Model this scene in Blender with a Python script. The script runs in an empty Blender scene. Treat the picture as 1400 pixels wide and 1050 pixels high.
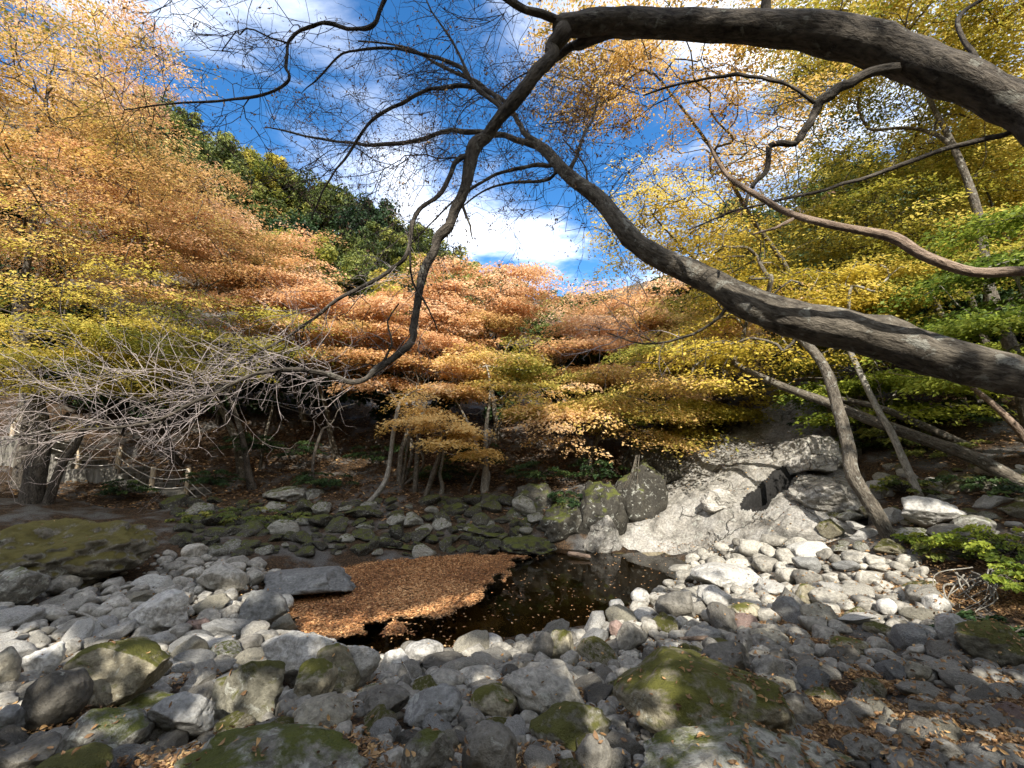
import bpy, bmesh, math, time
import numpy as np
T0 = time.time()
S = bpy.context.scene
COL = S.collection
# ------------------------------------------------------------------ camera
F, CX, CY = 587.0, 700.0, 525.0          # the photograph's own pixels (1400 x 1050)
EYE = np.array([0.0, 0.0, 2.8])
PITCH = math.atan(75 / F)
SP, CP = math.sin(PITCH), math.cos(PITCH)
cam = bpy.data.cameras.new('camera')
cam.lens = F / 1400 * 36
cam.sensor_width = 36
cam.clip_start, cam.clip_end = 0.05, 2000
camo = bpy.data.objects.new('camera', cam)
COL.objects.link(camo)
camo.location = EYE
camo.rotation_euler = (math.pi / 2 + PITCH, 0, 0)
S.camera = camo
# ------------------------------------------------------------------ light
SUN_ELEV, SUN_AZ = math.radians(42), math.radians(180)   # sun behind the viewer
LDIR = np.array([-0.06, 1.0, -0.9])                       # direction light travels
S.view_settings.view_transform = 'Standard'
S.view_settings.look = 'None'
S.view_settings.gamma = 1
S.view_settings.exposure = 1.3
W = bpy.data.worlds.new('World')
S.world = W
W.use_nodes = True
nt = W.node_tree
nt.nodes.clear()
def N(t, kind, **kw):
    n = t.nodes.new(kind)
    for k, v in kw.items():
        if k.startswith('in_'):
            n.inputs[k[3:].replace('_', ' ')].default_value = v
        else:
            setattr(n, k, v)
    return n
sky = N(nt, 'ShaderNodeTexSky', sky_type='NISHITA', sun_disc=False, sun_elevation=SUN_ELEV, sun_rotation=SUN_AZ, altitude=600, air_density=1.0, dust_density=0.3, ozone_density=2.5)
hsv = N(nt, 'ShaderNodeHueSaturation'); hsv.inputs['Saturation'].default_value = 1.3; hsv.inputs['Value'].default_value = 0.86
nt.links.new(sky.outputs[0], hsv.inputs['Color'])
tc = N(nt, 'ShaderNodeTexCoord')
sep = N(nt, 'ShaderNodeSeparateXYZ'); nt.links.new(tc.outputs['Generated'], sep.inputs[0])
zc = N(nt, 'ShaderNodeMath', operation='MAXIMUM'); zc.inputs[1].default_value = 0.12; nt.links.new(sep.outputs['Z'], zc.inputs[0])
dx = N(nt, 'ShaderNodeMath', operation='DIVIDE'); nt.links.new(sep.outputs['X'], dx.inputs[0]); nt.links.new(zc.outputs[0], dx.inputs[1])
dy = N(nt, 'ShaderNodeMath', operation='DIVIDE'); nt.links.new(sep.outputs['Y'], dy.inputs[0]); nt.links.new(zc.outputs[0], dy.inputs[1])
cmb = N(nt, 'ShaderNodeCombineXYZ'); nt.links.new(dx.outputs[0], cmb.inputs[0]); nt.links.new(dy.outputs[0], cmb.inputs[1]); cmb.inputs[2].default_value = 9.61
cn = N(nt, 'ShaderNodeTexNoise'); cn.inputs['Scale'].default_value = 1.25; cn.inputs['Detail'].default_value = 9; cn.inputs['Roughness'].default_value = 0.6; cn.inputs['Distortion'].default_value = 0.35
nt.links.new(cmb.outputs[0], cn.inputs['Vector'])
cr = N(nt, 'ShaderNodeMapRange', interpolation_type='SMOOTHSTEP'); cr.inputs['From Min'].default_value = 0.41; cr.inputs['From Max'].default_value = 0.74; yb = N(nt, 'ShaderNodeMapRange', interpolation_type='SMOOTHSTEP'); yb.inputs['From Min'].default_value = 0.15; yb.inputs['From Max'].default_value = -0.5; yb.inputs['To Min'].default_value = 0; yb.inputs['To Max'].default_value = 0.3
nt.links.new(sep.outputs['Y'], yb.inputs['Value'])
ca = N(nt, 'ShaderNodeMath', operation='ADD'); nt.links.new(cn.outputs['Fac'], ca.inputs[0]); nt.links.new(yb.outputs[0], ca.inputs[1]); nt.links.new(ca.outputs[0], cr.inputs['Value'])  # extra out-of-view cloud added behind the viewer to whiten the fill light
cm = N(nt, 'ShaderNodeMix', data_type='RGBA'); nt.links.new(cr.outputs[0], cm.inputs['Factor']); nt.links.new(hsv.outputs[0], cm.inputs[6]); cm.inputs[7].default_value = (7.4, 7.7, 8.4, 1)
bg = N(nt, 'ShaderNodeBackground'); bg.inputs['Strength'].default_value = 0.13
nt.links.new(cm.outputs[2], bg.inputs['Color'])
wo = N(nt, 'ShaderNodeOutputWorld'); nt.links.new(bg.outputs[0], wo.inputs[0])
sun = bpy.data.lights.new('sun', 'SUN'); sun.energy = 4.2; sun.angle = math.radians(0.5); sun.color = (1.0, 0.93, 0.82)
suno = bpy.data.objects.new('sun', sun); COL.objects.link(suno)
from mathutils import Vector
suno.rotation_euler = Vector(LDIR).to_track_quat('-Z', 'Y').to_euler()
S.render.engine = 'CYCLES'
S.cycles.max_bounces = 6; S.cycles.diffuse_bounces = 3; S.cycles.glossy_bounces = 2; S.cycles.transmission_bounces = 3; S.cycles.transparent_max_bounces = 6
S.cycles.use_adaptive_sampling = True

# ------------------------------------------------------------------ helpers
RNG = np.random.default_rng(11)
def ray(px, py):
    u = (np.asarray(px, float) - CX) / F; v = (CY - np.asarray(py, float)) / F
    return np.stack([u, CP - v * SP, SP + v * CP], -1)
def at(px, py, d):                     # pixel + distance along the view's ground axis -> world point
    r = ray(px, py)
    return EYE + r * (np.asarray(d, float) / r[..., 1])[..., None]
def pix(P):
    q = np.asarray(P, float) - EYE
    zc = q[..., 1] * CP + q[..., 2] * SP
    v = -q[..., 1] * SP + q[..., 2] * CP
    zc = np.where(zc < 0.05, 0.05, zc)
    return np.stack([CX + F * q[..., 0] / zc, CY - F * v / zc, zc], -1)
def at_z(px, py, z):
    r = ray(px, py)
    return EYE + r * ((z - EYE[2]) / r[..., 2])[..., None]
def hash3(i, j, k, s):
    h = (i * 374761393 + j * 668265263 + k * 2147483647 + s * 974711) & 0xffffffff
    h = ((h ^ (h >> 13)) * 1274126177) & 0xffffffff
    h = ((h ^ (h >> 16)) * 2246822519) & 0xffffffff
    return ((h ^ (h >> 15)) & 0xffffff) / float(0xffffff)
def vnoise(p, s=0):
    p = np.asarray(p, float)
    f = np.floor(p); i = f.astype(np.int64); t = p - f; t = t * t * (3 - 2 * t)
    o = 0
    for a in (0, 1):
        wa = t[..., 0] if a else 1 - t[..., 0]
        for b in (0, 1):
            wb = t[..., 1] if b else 1 - t[..., 1]
            for c in (0, 1):
                wc = t[..., 2] if c else 1 - t[..., 2]
                o = o + wa * wb * wc * hash3(i[..., 0] + a, i[..., 1] + b, i[..., 2] + c, s)
    return o * 2 - 1
def fbm(p, octv=4, s=0, gain=0.5):
    p = np.asarray(p, float); o = 0; a = 1.0
    for k in range(octv):
        o = o + a * vnoise(p * (2.03 ** k) + 17.3 * k, s + k); a *= gain
    return o
def in_poly(x, y, poly):
    r = np.zeros(np.shape(x), bool); n = len(poly); j = n - 1
    for i in range(n):
        xi, yi = poly[i]; xj, yj = poly[j]
        c = ((yi > y) != (yj > y)) & (x < (xj - xi) * (y - yi) / ((yj - yi) + 1e-12) + xi)
        r ^= c; j = i
    return r
def poly_dist(x, y, poly):
    d = np.full(np.shape(x), 1e9)
    for i in range(len(poly)):
        a = np.array(poly[i - 1]); b = np.array(poly[i]); ab = b - a
        t = np.clip(((x - a[0]) * ab[0] + (y - a[1]) * ab[1]) / (ab @ ab + 1e-12), 0, 1)
        d = np.minimum(d, np.hypot(x - a[0] - t * ab[0], y - a[1] - t * ab[1]))
    return d
class Acc:                              # collects geometry that becomes ONE mesh
    def __init__(s): s.v = []; s.f = {3: [], 4: []}; s.n = 0; s.b = []; s.t = {3: [], 4: []}; s.has_b = False
    def add(s, v, f, bark=None, tint=None):
        f = np.asarray(f); k = f.shape[1]
        s.v.append(np.asarray(v, float)); s.f[k].append(f + s.n)
        s.t[k].append(np.full(len(f), 0.5) if tint is None else (np.full(len(f), tint) if np.isscalar(tint) else np.asarray(tint)))
        s.b.append(bark if bark is not None else np.zeros((len(v), 3)))
        s.has_b |= bark is not None
        s.n += len(v)
    def build(s, name, mat, parent=None, origin=(0, 0, 0), smooth=True):
        me = bpy.data.meshes.new(name)
        v = np.concatenate(s.v) - np.asarray(origin)
        f3 = np.concatenate(s.f[3]) if s.f[3] else np.zeros((0, 3), int)
        f4 = np.concatenate(s.f[4]) if s.f[4] else np.zeros((0, 4), int)
        t = np.concatenate(s.t[3] + s.t[4])
        me.vertices.add(len(v)); me.vertices.foreach_set('co', v.astype(np.float32).ravel())
        li = np.concatenate([f3.ravel(), f4.ravel()]).astype(np.int32)
        me.loops.add(len(li)); me.loops.foreach_set('vertex_index', li)
        me.polygons.add(len(f3) + len(f4))
        st = np.concatenate([np.arange(len(f3)) * 3, len(f3) * 3 + np.arange(len(f4)) * 4]).astype(np.int32)
        me.polygons.foreach_set('loop_start', st)
        me.polygons.foreach_set('use_smooth', np.full(len(st), smooth))
        a = me.attributes.new('tint', 'FLOAT', 'FACE'); a.data.foreach_set('value', t.astype(np.float32))
        if s.has_b:
            a = me.attributes.new('bark', 'FLOAT_VECTOR', 'POINT'); a.data.foreach_set('vector', np.concatenate(s.b).astype(np.float32).ravel())
        me.update(calc_edges=True)
        me.materials.append(mat)
        o = bpy.data.objects.new(name, me); COL.objects.link(o)
        if parent is not None: o.parent = parent
        else: o.location = origin
        return o
def thing(name, label, cat, loc=(0, 0, 0), group=None):
    o = bpy.data.objects.new(name, None); COL.objects.link(o); o.location = loc; o.empty_display_size = 0.2
    o['label'] = label; o['category'] = cat
    if group: o['group'] = group
    return o
def tag(o, label, cat, group=None, kind=None):
    o['label'] = label; o['category'] = cat
    if group: o['group'] = group
    if kind: o['kind'] = kind
    return o

# ------------------------------------------------------------------ materials
def new_mat(name):
    m = bpy.data.materials.new(name); m.use_nodes = True; t = m.node_tree; t.nodes.clear()
    out = t.nodes.new('ShaderNodeOutputMaterial')
    return m, t, out
def ramp(t, fac, stops):
    r = t.nodes.new('ShaderNodeValToRGB')
    while len(r.color_ramp.elements) < len(stops): r.color_ramp.elements.new(0.5)
    for e, (p, c) in zip(r.color_ramp.elements, stops): e.position = p; e.color = (*c, 1)
    t.links.new(fac, r.inputs[0]); return r.outputs[0]
def noise(t, vec, scale, detail=5, rough=0.55, dist=0.0):
    n = t.nodes.new('ShaderNodeTexNoise'); n.inputs['Scale'].default_value = scale; n.inputs['Detail'].default_value = detail
    n.inputs['Roughness'].default_value = rough; n.inputs['Distortion'].default_value = dist
    if vec is not None: t.links.new(vec, n.inputs['Vector'])
    return n.outputs['Fac']
def mrange(t, v, a, b, lo=0.0, hi=1.0):
    n = t.nodes.new('ShaderNodeMapRange'); n.inputs['From Min'].default_value = a; n.inputs['From Max'].default_value = b
    n.inputs['To Min'].default_value = lo; n.inputs['To Max'].default_value = hi; t.links.new(v, n.inputs['Value']); return n.outputs[0]
def math2(t, op, a, b):
    n = t.nodes.new('ShaderNodeMath'); n.operation = op
    for k, x in enumerate((a, b)):
        if hasattr(x, 'links'): t.links.new(x, n.inputs[k])
        else: n.inputs[k].default_value = x
    return n.outputs[0]
def mixc(t, fac, a, b, blend='MIX'):
    n = t.nodes.new('ShaderNodeMix'); n.data_type = 'RGBA'; n.blend_type = blend
    for k, x in ((0, fac), (6, a), (7, b)):
        if hasattr(x, 'links'): t.links.new(x, n.inputs[k])
        elif k == 0: n.inputs[0].default_value = x
        else: n.inputs[k].default_value = (*x, 1)
    return n.outputs[2]
def attr(t, name, out='Fac'):
    n = t.nodes.new('ShaderNodeAttribute'); n.attribute_name = name; return n.outputs[out]
def bump(t, h, dist, strength=1.0, nrm=None):
    b = t.nodes.new('ShaderNodeBump'); b.inputs['Distance'].default_value = dist; b.inputs['Strength'].default_value = strength
    t.links.new(h, b.inputs['Height'])
    if nrm is not None: t.links.new(nrm, b.inputs['Normal'])
    return b.outputs[0]
def principled(t, out, col, rough=0.8, spec=0.3, nrm=None):
    p = t.nodes.new('ShaderNodeBsdfPrincipled')
    if hasattr(col, 'links'): t.links.new(col, p.inputs['Base Color'])
    else: p.inputs['Base Color'].default_value = (*col, 1)
    if hasattr(rough, 'links'): t.links.new(rough, p.inputs['Roughness'])
    else: p.inputs['Roughness'].default_value = rough
    p.inputs['Specular IOR Level'].default_value = spec
    if nrm is not None: t.links.new(nrm, p.inputs['Normal'])
    t.links.new(p.outputs[0], out.inputs[0]); return p
def leaf_mat(name, stops, trans=0.4):
    m, t, out = new_mat(name)
    c = ramp(t, attr(t, 'tint'), stops)
    p = principled(t, out, c, 0.55, 0.25)
    tr = t.nodes.new('ShaderNodeBsdfTranslucent'); t.links.new(c, tr.inputs[0])
    mx = t.nodes.new('ShaderNodeMixShader'); mx.inputs[0].default_value = trans
    t.links.new(p.outputs[0], mx.inputs[1]); t.links.new(tr.outputs[0], mx.inputs[2]); t.links.new(mx.outputs[0], out.inputs[0])
    return m
def rock_mat(name, dark, light, moss=0.0, lichen=0.3, use_tint=False, mossc=(0.075, 0.085, 0.018), bumpd=0.045, big=False):
    m, t, out = new_mat(name)
    tcn = t.nodes.new('ShaderNodeTexCoord'); vec = tcn.outputs['Object']
    if use_tint: rnd = attr(t, 'tint')
    else:
        oi = t.nodes.new('ShaderNodeObjectInfo'); rnd = oi.outputs['Random']
        ad = t.nodes.new('ShaderNodeVectorMath'); ad.operation = 'ADD'
        cb = t.nodes.new('ShaderNodeCombineXYZ'); t.links.new(math2(t, 'MULTIPLY', rnd, 37.0), cb.inputs[0]); t.links.new(math2(t, 'MULTIPLY', rnd, 91.0), cb.inputs[1])
        t.links.new(vec, ad.inputs[0]); t.links.new(cb.outputs[0], ad.inputs[1]); vec = ad.outputs[0]
    n1 = noise(t, vec, 3.0, 8, 0.62, 0.4)
    n2 = noise(t, vec, 22.0, 6, 0.7)
    n3 = noise(t, vec, 8.0, 7, 0.68, 0.8)
    f = math2(t, 'ADD', math2(t, 'MULTIPLY', n1, 0.55), math2(t, 'MULTIPLY', rnd, 0.45))
    c = ramp(t, f, [(0.2, dark), (0.45, tuple(0.55 * a + 0.45 * b for a, b in zip(dark, light))), (0.75, light)])
    c = mixc(t, 0.7, c, ramp(t, n2, [(0.32, (0.35, 0.34, 0.33)), (0.5, (0.9, 0.9, 0.89)), (0.66, (1.4, 1.4, 1.38))]), 'MULTIPLY')
    c = mixc(t, 0.7, c, ramp(t, n3, [(0.33, (0.5, 0.48, 0.45)), (0.5, (1, 1, 1)), (0.68, (1.25, 1.23, 1.2))]), 'MULTIPLY')
    crk = None
    if big:
        wv_ = t.nodes.new('ShaderNodeTexNoise'); wv_.inputs['Scale'].default_value = 1.6; wv_.inputs['Detail'].default_value = 4; t.links.new(vec, wv_.inputs['Vector'])
        va_ = t.nodes.new('ShaderNodeVectorMath'); va_.operation = 'ADD'; t.links.new(vec, va_.inputs[0]); t.links.new(wv_.outputs['Color'], va_.inputs[1])
        vo_ = t.nodes.new('ShaderNodeTexVoronoi'); vo_.feature = 'DISTANCE_TO_EDGE'; vo_.inputs['Scale'].default_value = 0.85; t.links.new(va_.outputs[0], vo_.inputs['Vector'])
        crk = math2(t, 'MAXIMUM', mrange(t, vo_.outputs['Distance'], 0.0, 0.028), mrange(t, noise(t, vec, .8, 3, .6), .56, .44)); c = mixc(t, crk, mixc(t, .7, c, (0.06, 0.056, 0.048)), c)
        nb_ = noise(t, vec, 0.9, 6, 0.65, 1.2)
        c = mixc(t, 0.85, c, ramp(t, nb_, [(0.38, (0.30, 0.29, 0.27)), (0.47, (0.85, 0.83, 0.79)), (0.6, (1.1, 1.1, 1.1))]), 'MULTIPLY')
    if lichen > 0:
        l1 = noise(t, vec, 7.5, 7, 0.7, 0.6)
        lm = mrange(t, l1, 0.64 - 0.12 * lichen, 0.69 - 0.12 * lichen)
        c = mixc(t, math2(t, 'MULTIPLY', lm, 0.55), c, (0.42, 0.43, 0.38))
    h = math2(t, 'ADD', math2(t, 'ADD', n1, math2(t, 'MULTIPLY', n3, .6)), math2(t, 'MULTIPLY', n2, 0.4))
    if moss > 0:
        g = t.nodes.new('ShaderNodeNewGeometry'); sp = t.nodes.new('ShaderNodeSeparateXYZ'); t.links.new(g.outputs['Normal'], sp.inputs[0])
        mn = noise(t, vec, 4.0, 7, 0.68, 0.3)
        k = math2(t, 'ADD', math2(t, 'MULTIPLY', sp.outputs['Z'], 0.35), mn)
        mm = mrange(t, k, 0.98 - 0.5 * moss, 1.10 - 0.5 * moss)
        mc = mixc(t, noise(t, vec, 9, 5, 0.7), tuple(0.45 * a for a in mossc), tuple(1.7 * a for a in mossc))
        c = mixc(t, mm, c, mc)
        h = math2(t, 'ADD', h, math2(t, 'MULTIPLY', math2(t, 'MULTIPLY', mm, noise(t, vec, 90, 3, 0.6)), 0.5))
    if crk is not None: h = math2(t, 'ADD', h, math2(t, 'MULTIPLY', crk, .8))
    fine = noise(t, vec, 75, 4, 0.7)
    nr = bump(t, math2(t, 'ADD', h, math2(t, 'MULTIPLY', fine, 0.14)), bumpd, 0.9)
    principled(t, out, c, 0.82, 0.28, nr)
    return m
def bark_mat(name, dark, light, lichen=0.3, pale=(0.36, 0.36, 0.32), bumpd=0.035, sc=1.0):
    m, t, out = new_mat(name)
    vec = attr(t, 'bark', 'Vector')
    n1 = noise(t, vec, 38 * sc, 6, 0.65, 0.3); n2 = noise(t, vec, 7 * sc, 5, 0.6)
    c = ramp(t, math2(t, 'ADD', math2(t, 'MULTIPLY', n1, 0.6), math2(t, 'MULTIPLY', n2, 0.4)), [(0.40, dark), (0.60, light)])
    tcn = t.nodes.new('ShaderNodeTexCoord')
    l1 = noise(t, tcn.outputs['Object'], 9, 7, 0.7, 0.4)
    c = mixc(t, math2(t, 'MULTIPLY', mrange(t, l1, 0.68 - 0.2 * lichen, 0.74 - 0.2 * lichen), 0.7), c, pale)
    principled(t, out, c, 0.85, 0.2, bump(t, math2(t, 'ADD', n1, n2), bumpd, 1.0))
    return m
M = {}
M['gold'] = leaf_mat('gold_leaf', [(0.05, (0.16, 0.15, 0.025)), (0.3, (0.40, 0.27, 0.06)), (0.55, (0.62, 0.40, 0.12)), (0.9, (0.82, 0.61, 0.27))], 0.55)
M['orange'] = leaf_mat('orange_leaf', [(0.05, (0.30, 0.21, 0.06)), (0.4, (0.60, 0.36, 0.15)), (0.65, (0.68, 0.40, 0.21)), (0.95, (0.82, 0.60, 0.38))], 0.5)
M['amber'] = leaf_mat('amber_leaf', [(0.1, (0.20, 0.20, 0.03)), (0.35, (0.50, 0.40, 0.09)), (0.65, (0.70, 0.46, 0.17)), (1, (0.80, 0.57, 0.34))], 0.5)
M['olive'] = leaf_mat('olive_leaf', [(0.1, (0.10, 0.13, 0.02)), (0.5, (0.40, 0.36, 0.055)), (0.9, (0.70, 0.56, 0.13))], 0.55)
M['yellow'] = leaf_mat('yellow_leaf', [(0.1, (0.20, 0.19, 0.022)), (0.5, (0.54, 0.42, 0.055)), (0.9, (0.74, 0.56, 0.12))], 0.5)
M['lime'] = leaf_mat('lime_leaf', [(0.1, (0.08, 0.13, 0.018)), (0.5, (0.25, 0.31, 0.04)), (0.9, (0.50, 0.52, 0.08))], 0.5)
M['evergreen'] = leaf_mat('evergreen_leaf', [(0.1, (0.035, 0.055, 0.014)), (0.5, (0.125, 0.155, 0.034)), (0.95, (0.38, 0.36, 0.08))], 0.3)
M['dark_green'] = leaf_mat('dark_green_leaf', [(0.1, (0.010, 0.026, 0.009)), (0.6, (0.03, 0.062, 0.018)), (0.95, (0.08, 0.12, 0.03))], 0.2)
M['dried'] = leaf_mat('dried_leaf', [(0.1, (0.12, 0.07, 0.05)), (0.55, (0.26, 0.16, 0.10)), (0.95, (0.45, 0.30, 0.14))], 0.3)
M['litter'] = leaf_mat('fallen_leaf', [(0.05, (0.08, 0.05, 0.028)), (0.5, (0.25, 0.145, 0.07)), (0.95, (0.50, 0.33, 0.15))], 0.1)
M['float'] = leaf_mat('floating_leaf', [(0.05, (0.15, 0.065, 0.03)), (0.5, (0.40, 0.19, 0.075)), (0.95, (0.66, 0.40, 0.19))], 0.1)
M['rock'] = rock_mat('grey_rock', (0.135, 0.128, 0.112), (0.36, 0.345, 0.305), 0, 0.3)
M['pale'] = rock_mat('pale_rock', (0.27, 0.265, 0.25), (0.52, 0.51, 0.48), 0, 0.5)
M['dark'] = rock_mat('dark_rock', (0.075, 0.07, 0.061), (0.19, 0.18, 0.157), 0, 0.1)
M['blue'] = rock_mat('blue_grey_rock', (0.135, 0.138, 0.135), (0.29, 0.292, 0.285), 0, 0.2)
M['tan'] = rock_mat('tan_rock', (0.19, 0.18, 0.14), (0.31, 0.29, 0.235), 0, 0.0)
M['red'] = rock_mat('reddish_rock', (0.17, 0.125, 0.11), (0.30, 0.215, 0.185), 0, 0.2)
M['moss'] = rock_mat('mossy_rock', (0.15, 0.135, 0.092), (0.34, 0.31, 0.23), 0.56, 0.5, mossc=(0.085, 0.085, 0.016))
M['mossy'] = rock_mat('heavily_mossy_rock', (0.09, 0.087, 0.068), (0.22, 0.21, 0.165), 0.72, 0.5, mossc=(0.075, 0.075, 0.018))
M['lichen'] = rock_mat('lichened_rock', (0.12, 0.115, 0.10), (0.29, 0.28, 0.245), 0.40, 1.1)
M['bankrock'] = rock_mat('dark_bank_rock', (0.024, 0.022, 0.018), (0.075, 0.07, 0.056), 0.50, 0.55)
M['cleft_shade'] = rock_mat('cleft_shade_black', (0.008, 0.008, 0.008), (0.022, 0.021, 0.02), 0, 0)  # near-black colour standing in for the deep shadow inside the cleft
M['mound'] = rock_mat('brown_mossy_rock', (0.07, 0.06, 0.042), (0.19, 0.175, 0.14), 0.74, 0.6, mossc=(0.10, 0.085, 0.022), bumpd=.05)
M['pebble'] = rock_mat('pebble_rock', (0.09, 0.084, 0.072), (0.44, 0.42, 0.37), 0, 0.1, True)
M['slab'] = rock_mat('waterworn_rock', (0.19, 0.183, 0.17), (0.46, 0.447, 0.418), 0.0, 0.6, bumpd=0.085, big=True)
M['bark'] = bark_mat('grey_brown_bark', (0.038, 0.032, 0.025), (0.165, 0.145, 0.115), 0.6, (0.28, 0.28, 0.245))
M['bark_dark'] = bark_mat('dark_bark', (0.022, 0.019, 0.016), (0.12, 0.104, 0.085), 0.45, (0.22, 0.22, 0.19))
M['bark_pale'] = bark_mat('pale_bark', (0.13, 0.12, 0.10), (0.32, 0.30, 0.26), 0.6, (0.42, 0.42, 0.37))
M['bark_dead'] = bark_mat('dead_bark', (0.14, 0.10, 0.075), (0.34, 0.26, 0.20), 0.1)
M['twig'] = bark_mat('sunlit_twig_bark', (0.27, 0.225, 0.215), (0.62, 0.55, 0.53), 0.0)  # paler copy; sunlight on the drooping twigs is put into the bark colour
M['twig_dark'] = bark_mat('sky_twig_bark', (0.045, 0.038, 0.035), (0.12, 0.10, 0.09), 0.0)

# ------------------------------------------------------------------ pool outline and terrain
pool_px = [(392, 838), (420, 866), (470, 884), (515, 893), (600, 888), (690, 872), (770, 862), (835, 846), (862, 822), (905, 808), (935, 790), (938, 770), (900, 756), (840, 757), (780, 752), (720, 752), (640, 760), (560, 766), (500, 772), (430, 790), (392, 815)]
POOL = [tuple(at_z(a, b, 0.0)[:2]) for a, b in pool_px]
mat_px = [(365, 828), (372, 860), (420, 870), (455, 877), (470, 870), (512, 866), (530, 869), (556, 866), (562, 853), (606, 845), (650, 825), (668, 812), (692, 795), (700, 778), (715, 768), (724, 755), (640, 757), (560, 763), (470, 768), (400, 795)]
MAT = [tuple(at_z(a, b, 0.0)[:2]) for a, b in mat_px]
CP_ = np.array([
 (0,1,1.45),(-3,1,1.4),(3,1,1.45),(0,2.5,1.1),(-2.5,2.5,1.05),(3,2.5,1.05),(0,4,.62),(-3,4,.65),(3,4,.66),(0,5.6,.2),(-2,5.8,.2),(2,6,.25),
 (-5,5,.55),(-4.5,7,.32),(-7,7,.5),(-9,8,.6),(-6,9,.45),(-3.5,8.6,.15),(-6,3,.9),(-10,5,.9),
 (-9,10.5,.9),(-6,11,.6),(-3,11.4,.3),(0,11.6,.3),(0,13,1.0),(-3,13.0,1.05),(-6.5,13,.95),(-11,14,1.0),(-14,13.5,1.5),(-10,15.5,1.35),(-16,15,2.2),
 (-8,17,1.9),(-3,17,2.0),(1,16,1.8),(-8,21,3.9),(-2,21,3.9),(3,19,3.2),(-14,20,4.2),
 (-29,30,22),(-18,40,22),(-8,45,18),(-1,50,16),(6,75,23),(7,55,15),(7,38,9),(6,28,6),(-18,27,11),(-12,30,11.5),(-5,32,10),(2,34,9),
 (20,20,9),(14,12,4.0),(9,8,1.6),(12,5,2.8),(7.5,5,.95),(6,3,1.0),(8,1,1.8),(15,0,5),(25,30,17),(22,45,22),(11,17,4.0),(14,26,9),
 (6.6,8,.95),(5.5,6.8,.6),(4.5,5.5,.5),(7,10,1.3),(8,12,1.9),(7,7,.95),
 (4,11.2,.15),(4,13,.9),(5,15,1.9),(6.5,18,3.0),(3,11,.1),(3,14,1.4),(2.0,13,1.3),(9,15,2.8),(7.5,22,4.2),
 (0,-3,1.8),(-6,-3,1.8),(6,-3,2.5),(0,-10,5),(-12,-8,5),(12,-8,6),(0,-30,16),(-25,-25,16),(25,-25,18),
 (-16,5,1.5),(-14,9,1.5),(-22,12,5),(-20,18,6),(-30,10,12),(-30,0,12),
 (0,130,45),(-60,60,45),(60,60,45),(-60,0,30),(60,0,30),(-60,-60,35),(60,-60,35),(0,-60,30),(70,130,60),(-70,130,60)], float)
def _U(r2): return np.where(r2 > 1e-12, r2 * np.log(r2 + 1e-12), 0)
_n = len(CP_)
_K = _U(((CP_[:, None, :2] - CP_[None, :, :2]) ** 2).sum(-1)) + np.eye(_n) * 0.6
_P = np.c_[np.ones(_n), CP_[:, :2]]
_A = np.block([[_K, _P], [_P.T, np.zeros((3, 3))]])
_w = np.linalg.solve(_A, np.r_[CP_[:, 2], 0, 0, 0])
def ground(x, y, fine=True):
    x = np.atleast_1d(np.asarray(x, float)); y = np.atleast_1d(np.asarray(y, float)); sh = x.shape
    X, Y = x.ravel(), y.ravel(); z = np.empty(len(X))
    for a in range(0, len(X), 40000):
        xs, ys = X[a:a + 40000], Y[a:a + 40000]
        r2 = (xs[:, None] - CP_[None, :, 0]) ** 2 + (ys[:, None] - CP_[None, :, 1]) ** 2
        z[a:a + 40000] = _U(r2) @ _w[:_n] + _w[_n] + _w[_n + 1] * xs + _w[_n + 2] * ys
    dist = poly_dist(X, Y, POOL); ins = in_poly(X, Y, POOL)
    near = np.hypot(X, Y - 6) < 30
    z = np.where(near, np.maximum(z, 0.06), z)
    if fine:
        q = np.stack([X, Y, X * 0], -1)
        amp = np.clip((np.hypot(X, Y - 7) - 8) / 20, 0, 1)
        z = z + fbm(q * 0.9, 3, 5) * (0.05 + amp * 0.5) + fbm(q * 4, 2, 9) * 0.025
    s = np.clip(dist / 0.9, 0, 1); s = s * s * (3 - 2 * s)
    z = np.where(ins, -0.04 - 0.45 * np.clip(dist, 0, 2.2), np.where(near, z * s + 0.02 * (1 - s), z))
    return z.reshape(sh)
def gz(x, y): return float(ground(x, y)[0])
def hit(px, py, dmax=60):             # where the ray through a pixel meets the ground
    r = ray(px, py); ts = np.geomspace(1.2, dmax, 400) / r[1]
    p = EYE + r * ts[:, None]
    below = p[:, 2] < ground(p[:, 0], p[:, 1])
    k = int(np.argmax(below)) if below.any() else len(ts) - 1
    return p[k]
# ground sheet
def warp(n, lo, hi, c, e=2.4):
    u = np.linspace(-1, 1, n); a = np.abs(u) ** e * 0.93 + np.abs(u) * 0.07
    return np.where(u < 0, c - a * (c - lo), c + a * (hi - c))
gx = warp(330, -110, 110, -0.5); gy = warp(360, -75, 150, 7)
GX, GY = np.meshgrid(gx, gy)
GZ = ground(GX, GY)
nx, ny = len(gx), len(gy)
idx = np.arange(nx * ny).reshape(ny, nx)
a = Acc(); a.add(np.stack([GX, GY, GZ], -1).reshape(-1, 3), np.stack([idx[:-1, :-1], idx[:-1, 1:], idx[1:, 1:], idx[1:, :-1]], -1).reshape(-1, 4))
m, t, out = new_mat('ground_soil')
tcn = t.nodes.new('ShaderNodeTexCoord'); vec = tcn.outputs['Object']
n1 = noise(t, vec, 1.3, 6, 0.6); n2 = noise(t, vec, 26, 5, 0.7); n3 = noise(t, vec, 60, 3, 0.7)
c = ramp(t, n2, [(0.34, (0.016, 0.012, 0.008)), (0.5, (0.05, 0.034, 0.021)), (0.66, (0.14, 0.082, 0.042))])
c = mixc(t, mrange(t, n1, 0.48, 0.62), c, ramp(t, n3, [(0.35, (0.05, 0.047, 0.043)), (0.6, (0.17, 0.165, 0.155))]))
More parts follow.
